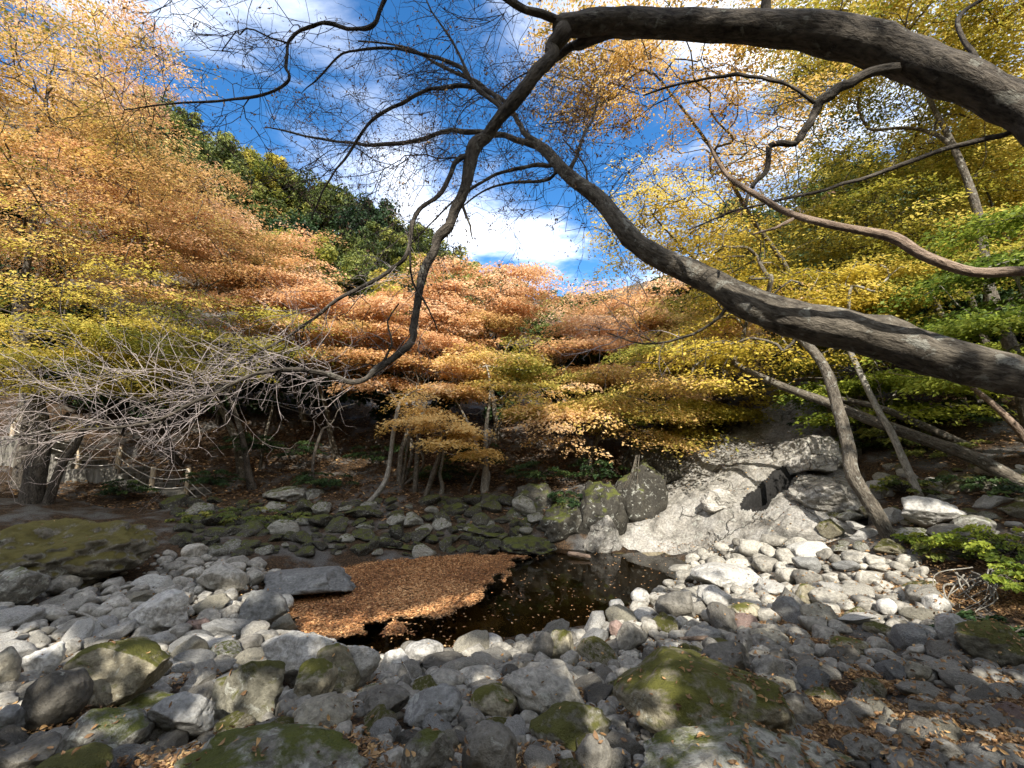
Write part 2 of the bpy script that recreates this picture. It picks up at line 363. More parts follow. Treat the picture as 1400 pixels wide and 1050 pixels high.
principled(t, out, c, 0.95, 0.15, bump(t, math2(t, 'ADD', n2, n3), 0.03))
g = a.build('ground', m); g['kind'] = 'structure'
# pool bed shows through the water: a second, wet material under the waterline
mb, t, out = new_mat('pool_bed_silt')
tcn = t.nodes.new('ShaderNodeTexCoord')
v1 = noise(t, tcn.outputs['Object'], 2.2, 5, 0.6)
c = ramp(t, v1, [(0.3, (0.018, 0.014, 0.006)), (0.55, (0.06, 0.045, 0.016)), (0.75, (0.12, 0.09, 0.035))])
principled(t, out, c, 0.7, 0.3)
g.data.materials.append(mb)
cx_ = (GX[:-1, :-1] + GX[1:, 1:]) / 2; cy_ = (GY[:-1, :-1] + GY[1:, 1:]) / 2
g.data.polygons.foreach_set('material_index', in_poly(cx_, cy_, POOL).ravel().astype(np.int32))
# water
def fan(poly, z, acc, grow=1.0):
    p = np.array(poly); c = p.mean(0); p = c + (p - c) * grow
    v = np.c_[np.vstack([c, p]), np.full(len(p) + 1, z)]; n = len(p)
    acc.add(v, [(0, 1 + i, 1 + (i + 1) % n) for i in range(n)])
m, t, out = new_mat('still_water')
tcn = t.nodes.new('ShaderNodeTexCoord'); mp = t.nodes.new('ShaderNodeMapping'); mp.inputs['Scale'].default_value = (1, 0.5, 1); t.links.new(tcn.outputs['Object'], mp.inputs[0])
nb = bump(t, noise(t, mp.outputs[0], 5, 3, 0.5), 0.006, 0.5)
gl = t.nodes.new('ShaderNodeBsdfGlossy'); gl.inputs['Roughness'].default_value = 0.02; t.links.new(nb, gl.inputs['Normal'])
tr = t.nodes.new('ShaderNodeBsdfTransparent'); tr.inputs[0].default_value = (0.52, 0.44, 0.27, 1)
fr = t.nodes.new('ShaderNodeFresnel'); fr.inputs[0].default_value = 1.36; t.links.new(nb, fr.inputs['Normal'])
mx = t.nodes.new('ShaderNodeMixShader'); t.links.new(fr.outputs[0], mx.inputs[0]); t.links.new(tr.outputs[0], mx.inputs[1]); t.links.new(gl.outputs[0], mx.inputs[2]); t.links.new(mx.outputs[0], out.inputs[0])
a = Acc(); fan(POOL, 0.0, a, 1.04); o = a.build('pool_water', m, smooth=False); o['kind'] = 'structure'

# ------------------------------------------------------------------ stones
_ico = {}
def ico(n):
    if n not in _ico:
        bm = bmesh.new(); bmesh.ops.create_icosphere(bm, subdivisions=n, radius=1); bm.verts.ensure_lookup_table()
        _ico[n] = (np.array([v.co[:] for v in bm.verts]), np.array([[v.index for v in f.verts] for f in bm.faces])); bm.free()
    return _ico[n]
def rock_shape(seed, sub=4, facets=7, cut=(0.55, 0.9), rough=0.12, fine=0.025):
    r = np.random.default_rng(seed); v, f = ico(sub); v = v.copy()
    for k in range(facets):
        n = r.normal(size=3); n /= np.linalg.norm(n); o = r.uniform(*cut)
        d = v @ n - o
        v -= n * (np.maximum(d, 0) * 0.93)[:, None]
    nn = v / np.linalg.norm(v, axis=1)[:, None]
    sd = r.uniform(-50, 50, 3)
    h = fbm(v * 1.5 + sd, 3, seed % 97) * rough
    if fine: h = h + fbm(v * 6.5 + sd, 3, seed % 89) * fine
    v = v + nn * h[:, None]
    lo, hi = v.min(0), v.max(0)
    return (v - (lo + hi) / 2) / ((hi - lo) / 2), f
def rotz(a): c, s = math.cos(a), math.sin(a); return np.array([[c, -s, 0], [s, c, 0], [0, 0, 1]])
def rotx(a): c, s = math.cos(a), math.sin(a); return np.array([[1, 0, 0], [0, c, -s], [0, s, c]])
def roty(a): c, s = math.cos(a), math.sin(a); return np.array([[c, 0, s], [0, 1, 0], [-s, 0, c]])
OCC = []                                # (x, y, r) of what is placed
HERO = []
# x0, x1, top, bottom (photo pixels), material, shape ('round' or 'block'), tilt, label
heroes = [
 (103,247,862,966,'moss','block',-18,'pale boulder with yellow-green moss on top and a dark undercut face'),
 (34,122,912,998,'dark','round',0,'dark smooth round boulder in front of the white angular rock'),
 (30,94,878,928,'pale','block',0,'white angular rock behind the dark round boulder'),
 (-14,28,884,950,'tan','round',0,'rounded olive grey boulder cut off by the picture edge beside the white rock'),
 (282,398,895,992,'mossy','block',0,'squat pitted boulder clad in dark green moss'),
 (348,484,855,945,'pale','block',10,'large pale grey boulder humped beside the leaf-covered pool corner'),
 (424,494,880,955,'moss','round',0,'greenish rounded boulder leaning on the large pale hump'),
 (397,459,902,968,'moss','round',-10,'egg-shaped boulder with a light mossy crown'),
 (398,482,948,1004,'tan','round',0,'smooth tan boulder lying among fallen leaves'),
 (468,522,880,945,'pale','block',12,'pale slab with a dark broken end against the greenish boulder'),
 (494,560,938,980,'dark','round',0,'speckled dark oval stone behind the blue-grey block'),
 (553,634,940,1004,'blue','block',0,'blue-grey block with a mossy back standing in leaves'),
 (642,708,934,984,'moss','round',0,'dark round stone with a mossy cap near the sloping grey slab'),
 (222,520,1000,1090,'lichen','block',6,'broad flat boulder with moss and lichen along the bottom edge'),
 (630,708,988,1080,'dark','round',0,'dark pitted upright boulder at the bottom edge'),
 (550,622,998,1080,'lichen','block',-6,'mossy grey block wedged beside the dark upright boulder'),
 (686,802,908,978,'rock','block',14,'long sloping grey slab with pale lichen spots'),
 (722,844,953,1026,'mossy','block',6,'mossy boulder with a pale fleck in front of the sloping slab'),
 (784,838,1004,1062,'rock','round',0,'smooth grey oval stone before the low mossy boulder'),
 (838,1078,884,1026,'moss','round',14,'huge tawny boulder with moss and scattered yellow leaves'),
 (862,1195,998,1100,'lichen','block',10,'wide lichen-blotched boulder below the huge tawny one'),
 (962,1038,876,932,'dark','block',14,'dark boulder tucked behind the huge tawny one'),
 (720,760,864,910,'dark','block',0,'dark upright block on the pool edge'),
 (748,786,862,908,'moss','block',0,'dark mossy block paired with the upright one on the pool edge'),
 (842,888,850,892,'rock','block',0,'grey triangular stone beside the small red one'),
 (832,854,848,872,'red','round',0,'small red stone at the water edge'),
 (894,952,804,848,'dark','block',8,'dark peaked stone among pale ones by the pool'),
 (862,890,804,828,'pale','round',0,'small white stone at the tip of the stony spit'),
 (833,854,818,838,'pale','round',0,'white stone standing in the water off the spit'),
 (553,607,874,906,'pale','round',0,'white rounded stone on the near shore of the pool'),
 (522,562,885,920,'pale','block',0,'white angular stone leaning beside the rounded one on the shore'),
 (648,688,866,896,'pale','round',0,'pale lopsided stone on the near shore under the floating leaves'),
 (574,638,890,922,'dark','round',0,'dark flat stone in front of the white shore stones'),
 (582,636,914,946,'rock','round',0,'grey flat stone below the dark flat one'),
 (624,688,912,942,'rock','block',0,'grey angular stone with a dark broken front'),
 (348,490,774,826,'blue','block',8,'cracked grey slab lying in the leaf mat'),
 (322,392,808,866,'blue','block',24,'tilted smooth grey slab at the near corner of the leaf mat'),
 (183,265,806,864,'pale','block',10,'white streaked boulder amid the left cobbles'),
 (44,132,752,790,'lichen','round',0,'lichen-patched oval boulder at the foot of the giant mossy rock'),
 (-40,224,698,796,'mound','mound',2,'giant moss-covered rock at the foot of the left bank'),
 (-20,62,776,828,'lichen','round',0,'grey lichened boulder at the left picture edge'),
 (60,112,784,814,'dark','round',0,'dark round stone under the oval lichened boulder'),
 (276,340,768,812,'rock','block',-14,'two-toned angular stone behind the white streaked boulder'),
 (206,300,944,1014,'blue','block',18,'blue-grey wedge with a crack in front of the moss-topped boulder'),
 (150,242,944,984,'lichen','round',0,'pale mossy oval stone under the undercut boulder'),
 (82,210,968,1036,'lichen','block',6,'brown rough slab beside the blue-grey wedge'),
 (-20,88,1010,1080,'dark','block',0,'flat dark slab in the bottom corner'),
 (44,158,1020,1090,'mossy','round',0,'green mossy hump at the bottom edge'),
 (-20,42,962,1014,'blue','block',-16,'tilted blue-grey slab under the dark round boulder'),
 (1222,1312,678,724,'pale','block',14,'pale wedge-shaped boulder at the foot of the thin trunk'),
 (1268,1332,716,746,'dark','round',0,'dark flat boulder in front of the pale wedge'),
 (1302,1364,704,738,'lichen','round',0,'mossy grey boulder right of the pale wedge'),
 (1272,1328,836,892,'pale','block',-8,'sunlit pale block striped by a shadow on the right bank'),
 (1298,1420,848,912,'mossy','block',0,'dark boulder under green leaves at the right edge'),
 (1084,1120,798,832,'moss','block',0,'mossy grey block on the sunny stones'),
 (1108,1158,804,834,'rock','block',8,'grey block crossed by a trunk shadow'),
 (1198,1228,818,840,'pale','round',0,'pale oval stone on sunny fallen leaves'),
 (1260,1298,812,840,'pale','round',0,'pale tan oval stone near the exposed roots'),
 (940,1036,768,806,'pale','round',6,'broad pale rock where the pool meets the sunny bank'),
 (1096,1150,826,858,'tan','block',0,'tan stone among the dappled cobbles'),
 (1030,1078,895,935,'rock','block',0,'grey flat-faced stone behind the huge tawny boulder'),
 (1058,1120,945,1000,'rock','block',12,'grey stone against the right end of the huge tawny boulder'),
 (1258,1320,982,1018,'dark','round',0,'dark pitted stone on the brown leaf litter'),
 (1150,1212,1004,1046,'rock','block',0,'grey stone near the bottom edge beside the lichen-blotched boulder'),
 (1212,1290,1030,1075,'rock','round',0,'dull grey stone cut by the bottom edge'),
 (1020,1078,858,884,'tan','block',0,'long tan stone with a straight top edge'),
 (995,1045,822,852,'moss','round',0,'greenish rounded stone on the sunny spit'),
 (1128,1192,868,898,'moss','block',0,'low mossy stone half in shade'),
 (958,1002,800,836,'pale','round',0,'pale round stone in the sunny cobble slope'),
 (1236,1275,905,935,'tan','block',0,'brown block standing in the leaf litter'),
]
for i, (x0, x1, y0, y1, mt, shp, tilt, lab) in enumerate(heroes):
    cxp = (x0 + x1) / 2
    cyp = (y0 + y1) / 2; big = x1 - x0
    sub = 6 if big > 180 else (5 if big > 60 else 4)
    r_ = ray(cxp, cyp); al_ = math.atan2(-r_[2], math.hypot(r_[0], r_[1])); c0 = hit(cxp, min(y1, 1080))
    ts = np.linspace(.55, 1.25, 140) * c0[1] / r_[1]; pts = EYE + r_ * ts[:, None]; gg = ground(pts[:, 0], pts[:, 1])
    best = None
    for p_, g_ in zip(pts, gg):
        zc_ = pix(p_)[2]; w = (x1 - x0) * zc_ / F * math.cos(math.atan(abs(cxp - CX) / F)) ** .5; H = (y1 - y0) / 2 * zc_ / F * math.cos(math.atan(abs(cyp - CY) / F)) ** .6
        bd = (.42 if shp == 'round' else .36) * w
        bd = min(bd, .78 * H / max(.05, math.sin(al_))) if al_ > .05 else bd
        ah = max(math.sqrt(max(0, H * H - (bd * math.sin(al_)) ** 2)) / math.cos(al_), .4 * H)
        e_ = abs(p_[2] - (g_ + .88 * ah))
        if best is None or e_ < best[0]: best = (e_, p_, w, bd, ah)
    _, loc, w, bd, ah = best; dep = bd * 2
    if shp == 'round': v, f = rock_shape(100 + i, sub, 7, (0.68, 0.95), 0.10, 0.02)
    elif shp == 'mound': v, f = rock_shape(317, 6, 5, (0.7, 0.95), 0.30, 0.09); loc = loc - np.array([0, 0, .15 * ah]); bd *= 1.25
    else: v, f = rock_shape(300 + i, sub, 12, (0.50, 0.84), 0.10, 0.035)
    v = (v @ roty(math.radians(tilt)).T)
    v = v / np.abs(v).max(0) * np.array([w / 2, bd, ah])
    k = Acc(); k.add(v, f); o = k.build('boulder', M[mt])
    o.location = loc
    tag(o, lab, 'boulder')
    OCC.append((loc[0], loc[1], max(w, dep) * 0.46)); HERO.append((cxp, (y0 + y1) / 2, lab, loc))
# stones spread over the bed, largest in view first
bed_px = [(-60, 760), (60, 770), (240, 760), (350, 770), (400, 800), (385, 870), (520, 905), (700, 880), (860, 850), (900, 800), (960, 755), (1040, 742), (1150, 760), (1260, 770), (1290, 830), (1330, 900), (1460, 910), (1460, 1090), (-60, 1090)]
N_ST = 10500
xs = RNG.uniform(-60, 1460, 60000); ys = RNG.uniform(745, 1090, 60000)
k = in_poly(xs, ys, bed_px); xs, ys = xs[k], ys[k]
# ray-ground hit, vectorised
def hits(px, py):
    r = ray(px, py); lo = np.full(len(px), 1.2); hi = np.full(len(px), 30.0)
    zz = np.interp(py, [745, 800, 880, 1000, 1090], [0.5, 0.4, 0.3, 0.9, 1.2])
    for _ in range(12):
        d = (zz - EYE[2]) / r[:, 2] * r[:, 1]
        d = np.clip(d, 1.0, 16)
        p = EYE + r * (d / r[:, 1])[:, None]; zz = 0.5 * zz + 0.5 * ground(p[:, 0], p[:, 1], False)
    p[:, 2] = ground(p[:, 0], p[:, 1]); return p
xs, ys = xs[:46000], ys[:46000]
PT = hits(xs, ys)
want = RNG.lognormal(math.log(0.062), 0.62, len(xs)) * (1.0 - 0.2 * (xs > 1150))
pxsz = want * F / PT[:, 1]
order = np.argsort(-np.minimum(pxsz, 24))
placed = []
grid = {}
def gadd(x, y, r):
    grid.setdefault((int(x // 0.5), int(y // 0.5)), []).append((x, y, r))
for x, y, r in OCC:
    for ax in np.arange(x - r, x + r + .25, .25):
        for ay in np.arange(y - r, y + r + .25, .25):
            if math.hypot(ax - x, ay - y) <= r: gadd(ax, ay, 0.13)
for k in order:
    x, y, z = PT[k]; r = min(want[k], 0.24, RNG.uniform(8, 24) * y / F)
    if r < 0.022: continue
    if in_poly(np.array([x]), np.array([y]), POOL)[0] and poly_dist(np.array([x]), np.array([y]), POOL)[0] > 0.12: continue
    gxi, gyi = int(x // 0.5), int(y // 0.5); ok = True
    for a_ in (-1, 0, 1):
        for b_ in (-1, 0, 1):
            for (ox, oy, orr) in grid.get((gxi + a_, gyi + b_), ()):
                if (ox - x) ** 2 + (oy - y) ** 2 < (0.80 * (r + orr)) ** 2: ok = False; break
            if not ok: break
        if not ok: break
    if not ok: continue
    if pix((x, y, z))[0] > 1060 and y < 6.4 and vnoise(np.array([x * .9, y * .9, 4.4])) > -.15 and RNG.random() < .62: continue
    if vnoise(np.array([x * 1.3, y * 1.3, 8.4])) > .28 and r < .11 and y < 5.5: continue
    gadd(x, y, r); placed.append((r * F / y, x, y, z, r))
    if len(placed) >= N_ST: break
placed.sort(reverse=True)
protos = [rock_shape(900 + i, 4, 12, (0.42, 0.82), 0.12, 0.03) if i % 3 else rock_shape(900 + i, 4, 7, (0.66, 0.95), 0.12, 0.015) for i in range(16)]
pm = []
for i, (v, f) in enumerate(protos):
    k = Acc(); k.add(v, f); o = k.build('stone', M['rock']); pm.append(o.data); bpy.data.objects.remove(o)
mesh_by = {}
def proto_mesh(i, mt):
    if (i, mt) not in mesh_by:
        me = pm[i].copy(); me.materials.clear(); me.materials.append(M[mt]); mesh_by[(i, mt)] = me
    return mesh_by[(i, mt)]
cols = {'rock': 'grey', 'pale': 'pale', 'dark': 'dark grey', 'blue': 'bluish grey', 'tan': 'tan', 'moss': 'moss-flecked', 'red': 'reddish', 'lichen': 'lichened'}
used = {}
ordw = ['', 'second ', 'third ', 'fourth ', 'fifth ', 'sixth ', 'seventh ', 'eighth ', 'ninth ', 'tenth ', 'eleventh ', 'twelfth ']
hp = np.array([(h[0], h[1]) for h in HERO])
for j, (pp, x, y, z, r) in enumerate(placed[:228]):
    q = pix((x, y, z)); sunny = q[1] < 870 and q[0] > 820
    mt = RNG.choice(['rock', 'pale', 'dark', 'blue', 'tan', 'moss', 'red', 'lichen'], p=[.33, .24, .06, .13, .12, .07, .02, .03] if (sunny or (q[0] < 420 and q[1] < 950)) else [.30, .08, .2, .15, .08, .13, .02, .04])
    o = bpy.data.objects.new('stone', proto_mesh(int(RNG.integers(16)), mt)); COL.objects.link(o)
    flat = RNG.uniform(0.42, 0.85)
    o.scale = (r * RNG.uniform(1.0, 1.55), r * RNG.uniform(0.75, 1.0), r * flat)
    o.location = (x, y, z + r * flat * 0.45)
    o.rotation_euler = (RNG.normal(0, .22), RNG.normal(0, .22), RNG.uniform(0, 6.28))
    dd = hp - q[:2]; n = int(np.argmin((dd ** 2).sum(1))); ddx, ddy = q[0] - hp[n, 0], q[1] - hp[n, 1]
    rel = ('to the right of' if ddx > 0 else 'to the left of') if abs(ddx) > abs(ddy) else ('in front of' if ddy > 0 else 'behind')
    shp = 'rounded' if True and (o.data.name, 0) and flat > 0.68 else 'flattish'
    hl = HERO[n][2].split()
    hl = ' '.join(hl[:7]); 
    for tail in (' and', ' with', ' in', ' on', ' at', ' the', ' a', ' of', ' among', ' by', ' to', ' beside', ' behind', ' its', ' against', ' along', ' near', ' under', ' yellow-green', ' dark', ' pale', ' where'):
        if hl.endswith(tail): hl = hl[:-len(tail)]
    for tail in (' in', ' on', ' at', ' with', ' by', ' beside', ' along', ' against', ' near', ' of', ' and'):
        if hl.endswith(tail): hl = hl[:-len(tail)]
    lab = f'{cols[mt]} {shp} stone {rel} the {hl}'
    c = used.get(lab, 0); used[lab] = c + 1
    lab = ' '.join((ordw[min(c, 11)] + lab).split()[:16])
    tag(o, lab, 'stone', 'loose stones of the river bed')
acc = Acc()
for j, (pp, x, y, z, r) in enumerate(placed[228:]):
    sub = 3 if pp > 9 else (2 if pp > 4.5 else 1)
    key = ('s', sub, int(RNG.integers(10)))
    if key not in mesh_by: mesh_by[key] = rock_shape(2000 + key[2] + 50 * sub, sub, 8, (0.5, 0.9), 0.12, 0.0)
    v, f = mesh_by[key]; flat = RNG.uniform(.5, .85)
    R = rotz(RNG.uniform(0, 6.28)) @ rotx(RNG.normal(0, .25))
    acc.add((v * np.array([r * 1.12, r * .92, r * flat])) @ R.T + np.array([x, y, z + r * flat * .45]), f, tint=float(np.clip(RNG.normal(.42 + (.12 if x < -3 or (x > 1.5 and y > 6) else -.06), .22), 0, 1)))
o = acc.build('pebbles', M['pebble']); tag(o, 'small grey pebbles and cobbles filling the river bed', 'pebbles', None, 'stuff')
# stones heaped in the rough bank beyond the pool
seen = {}
bank = []
for k in range(900):
    px = RNG.uniform(240, 735); py = RNG.uniform(688, 762)
    d = hit(px, py)[1]
    w = RNG.uniform(11, 40) * (0.75 if py > 740 else 1)
    if any(abs(px - b_[0]) < (w + b_[2]) * .36 and abs(py - b_[1]) < (w + b_[2]) * .17 for b_ in bank): continue
    bank.append((px, py, w, d))
acrossn = ['far left', 'left', 'middle', 'right', 'far right']
for j, (px, py, w, d) in enumerate(sorted(bank, key=lambda b_: (int(b_[1] // 25), b_[0]))):
    p = at(px, py, d); r = w * d / F / 2
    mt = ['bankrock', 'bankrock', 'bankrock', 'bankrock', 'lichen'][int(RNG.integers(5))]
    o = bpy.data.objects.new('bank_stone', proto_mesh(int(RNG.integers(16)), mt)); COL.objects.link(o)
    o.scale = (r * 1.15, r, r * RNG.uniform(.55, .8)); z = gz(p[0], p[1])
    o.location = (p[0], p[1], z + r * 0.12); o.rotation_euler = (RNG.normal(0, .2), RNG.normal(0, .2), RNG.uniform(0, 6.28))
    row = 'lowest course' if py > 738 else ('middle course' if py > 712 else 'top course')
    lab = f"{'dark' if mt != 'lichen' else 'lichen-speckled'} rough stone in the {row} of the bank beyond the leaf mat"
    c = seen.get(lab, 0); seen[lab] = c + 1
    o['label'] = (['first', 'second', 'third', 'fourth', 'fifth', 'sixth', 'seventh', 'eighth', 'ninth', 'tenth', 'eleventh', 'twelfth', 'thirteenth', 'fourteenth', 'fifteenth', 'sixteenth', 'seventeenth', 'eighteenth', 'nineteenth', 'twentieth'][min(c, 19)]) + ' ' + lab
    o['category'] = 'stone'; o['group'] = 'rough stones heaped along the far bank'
# larger ledge rocks left of the waterworn slope
ledges = [(300,400,722,746,12.2,'long flat dark ledge low on the far bank below the bushes'),(410,520,700,724,12.8,'broad dark ledge in the middle of the far bank'),(500,610,728,752,11.9,'dark water-edge ledge behind the widest part of the leaf mat'),(610,700,716,742,12.2,'dark stepped ledge below the broken ledge rock'),(350,440,748,768,11.3,'low dark ledge touching the leaf mat on its far left'),(690,770,738,758,11.4,'low dark ledge at the tip of the leaf mat'),(240,310,700,730,12.3,'dark mossy ledge beside the stair foot'),(690,760,668,726,12.6,'lichened ledge rock beside the pale twin trunks'),(738,800,690,752,12.0,'dark mossy ledge rock under the low evergreen branches'),(790,850,668,752,12.0,'tall ledge rock at the pool end of the dark bank'),(838,905,640,740,12.6,'upright rock face with a rounded knob beside the waterworn slope'),(640,700,680,724,12.9,'broken ledge rock below the leaning trunk'),(860,925,612,680,14.2,'dark overhanging rock above the smooth chute'),(560,640,684,720,13.0,'low lichened ledge below the pale stems'),(362,412,668,690,13.4,'pale lichened rock on the forest edge'),(408,440,670,690,13.5,'small pale rock next to the lichened one on the forest edge')]
for i, (x0, x1, y0, y1, d, lab) in enumerate(ledges):
    v, f = rock_shape(700 + i, 5, 14, (0.45, 0.8), 0.16, 0.06)
    p0 = at((x0 + x1) / 2, (y0 + y1) / 2, d); sc = d / F
    v = v * np.array([(x1 - x0) * sc * .58, (x1 - x0) * sc * .6, (y1 - y0) * sc * .58])
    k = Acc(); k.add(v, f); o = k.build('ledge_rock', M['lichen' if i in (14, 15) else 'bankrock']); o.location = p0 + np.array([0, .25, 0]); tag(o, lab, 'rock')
print('stones', round(time.time() - T0, 1), len(placed))

# ------------------------------------------------------------------ waterworn rock slope
SL = [(780, 758), (850, 759), (930, 763), (985, 766), (1060, 770), (1130, 758), (1190, 735), (1215, 705)]
SLW = [hit(a_, b_)[:2] for a_, b_ in SL] + [at(a_, b_, d_)[:2] for a_, b_, d_ in ((1195, 668, 14.0), (1165, 635, 16.0), (1140, 600, 18.2), (1080, 596, 19.0), (1000, 606, 18.5), (930, 612, 17.2), (880, 640, 14.6), (840, 690, 12.8), (800, 730, 11.4))]
SLP = [tuple(p) for p in SLW]
sx = np.linspace(0.5, 13.5, 350); sy = np.linspace(7.2, 19.6, 330)
X, Y = np.meshgrid(sx, sy)
ins = in_poly(X, Y, SLP); ed = poly_dist(X, Y, SLP)
Q = np.stack([X, Y, X * 0], -1)
base = ground(X, Y, False)
# bulging basins and terraces worn by the stream
w1 = fbm(Q * 0.55, 2, 31); w2 = fbm(np.stack([X + 0.6 * fbm(Q * .8, 2, 3), Y * 0.8, X * 0], -1) * 1.1, 3, 37)
ridg = 1 - np.abs(fbm(Q * 1.5 + 7, 4, 43)); cells = np.abs(fbm(Q * 4.5, 4, 51, .6))
hgt = np.interp(X, [5.5, 8.5], [0.36, 0.22]) + 0.20 * w1 + 0.14 * w2 + 0.10 * (ridg - .6) + 0.045 * cells + 0.014 * fbm(Q * 11, 2, 55)
sd = np.where(ins, ed, -ed)
edge = np.clip((sd + 0.45) / 2.3, 0, 1); edge = edge * edge * (3 - 2 * edge)
Z = base - 0.5 + (0.5 + np.maximum(hgt, .05)) * edge
# the dark cleft on its upper right: a pit under an overhanging block

Z0 = Z.copy()
keep = sd > -0.5
def grid_z(x, y):
    i = np.clip(np.round((y - sy[0]) / (sy[1] - sy[0])).astype(int), 0, len(sy) - 1); j = np.clip(np.round((x - sx[0]) / (sx[1] - sx[0])).astype(int), 0, len(sx) - 1); return Z0[i, j]
def grid_hit(px, py):
    r = ray(px, py); ds = np.arange(7.6, 19.5, .03); p = EYE + r * (ds / r[1])[:, None]; b_ = p[:, 2] < grid_z(p[:, 0], p[:, 1]); return p[int(np.argmax(b_)) if b_.any() else -1]
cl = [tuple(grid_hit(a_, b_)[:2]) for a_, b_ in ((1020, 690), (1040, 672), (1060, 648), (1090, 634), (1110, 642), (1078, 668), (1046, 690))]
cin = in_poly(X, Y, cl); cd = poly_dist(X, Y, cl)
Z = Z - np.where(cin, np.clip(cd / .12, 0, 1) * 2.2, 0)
idx = np.arange(X.size).reshape(X.shape)
fk = keep[:-1, :-1] & keep[1:, 1:]
qd = np.stack([idx[:-1, :-1], idx[:-1, 1:], idx[1:, 1:], idx[1:, :-1]], -1)[fk]
us = np.unique(qd); remap = np.zeros(X.size, int); remap[us] = np.arange(len(us))
a = Acc(); a.add(np.stack([X, Y, Z], -1).reshape(-1, 3)[us], remap[qd])
o = a.build('rock_slope', M['slab']); o.data.materials.append(M['cleft_shade'])
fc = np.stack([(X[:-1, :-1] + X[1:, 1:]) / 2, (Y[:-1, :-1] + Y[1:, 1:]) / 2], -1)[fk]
o.data.polygons.foreach_set('material_index', (in_poly(fc[:, 0], fc[:, 1], cl) | (poly_dist(fc[:, 0], fc[:, 1], cl) < .13)).astype(np.int32)); tag(o, 'pale waterworn rock slope running down into the far end of the pool', 'rock slope')  # cleft faces and their rim take the painted shadow colour
gco = np.empty(nx * ny * 3, np.float32); g.data.vertices.foreach_get('co', gco); gco = gco.reshape(-1, 3)
kk = in_poly(gco[:, 0], gco[:, 1], SLP) & (poly_dist(gco[:, 0], gco[:, 1], SLP) > .35); gco[kk, 2] -= 2.6
g.data.vertices.foreach_set('co', gco.ravel()); g.data.update()
def slope_z(x, y):
    i = int(np.clip(round((y - sy[0]) / (sy[1] - sy[0])), 0, len(sy) - 1)); j = int(np.clip(round((x - sx[0]) / (sx[1] - sx[0])), 0, len(sx) - 1))
    return max(gz(x, y), Z0[i, j]) if keep[i, j] else gz(x, y)
def slope_hit(px, py):
    r = ray(px, py)
    for d in np.arange(9, 22, .06):
        p = EYE + r * (d / r[1])
        if p[2] < slope_z(p[0], p[1]): return p
    return p
for (x0, x1, y0, y1, d, mt, lab) in [(1086,1150,598,638,16.6,'slab','white block roofing the black cleft on the rock slope'),(1104,1172,664,694,13.9,'slab','grey lichened ledge right of the black cleft'),(964,998,672,700,13.2,'slab','rounded knob halfway up the pale rock slope'),(800,850,690,752,11.3,'slab','sunlit white rock at the foot of the dark bank')]:
    v, f = rock_shape(int(x0) + 5, 6, 14, (0.45, 0.8), 0.13, 0.05); sc = d / F
    v = v * np.array([(x1 - x0) * sc * .56, (x1 - x0) * sc * .5, (y1 - y0) * sc * .55])
    k = Acc(); k.add(v, f); o = k.build('rock_block', M[mt]); o.location = slope_hit((x0 + x1) / 2, y1 - 6) + np.array([0, .1, .12]); tag(o, lab, 'rock')

rb = []
for k in range(400):
    px = RNG.uniform(1120, 1400); py = RNG.uniform(640, 760); w = RNG.uniform(12, 42)
    if px < 1180 and py < 700 or any(abs(px - b_[0]) < (w + b_[2]) * .4 and abs(py - b_[1]) < (w + b_[2]) * .22 for b_ in rb) or len(rb) >= 62: continue
    rb.append((px, py, w))
for j, (px, py, w) in enumerate(sorted(rb)):
    p = hit(px, py); r = w * pix(p)[2] / F / 2
    o = bpy.data.objects.new('bank_stone', proto_mesh(int(RNG.integers(16)), ['moss', 'lichen', 'mossy', 'pale'][int(RNG.integers(4))])); COL.objects.link(o)
    o.scale = (r * 1.2, r * .9, r * RNG.uniform(.5, .8)); o.location = p + np.array([0, 0, r * .2]); o.rotation_euler = (RNG.normal(0, .2), RNG.normal(0, .2), RNG.uniform(0, 6.28))
    tag(o, 'mossy or lichened stone half buried in the shady right bank among the trunks', 'stone', 'stones half buried in the shady right bank')
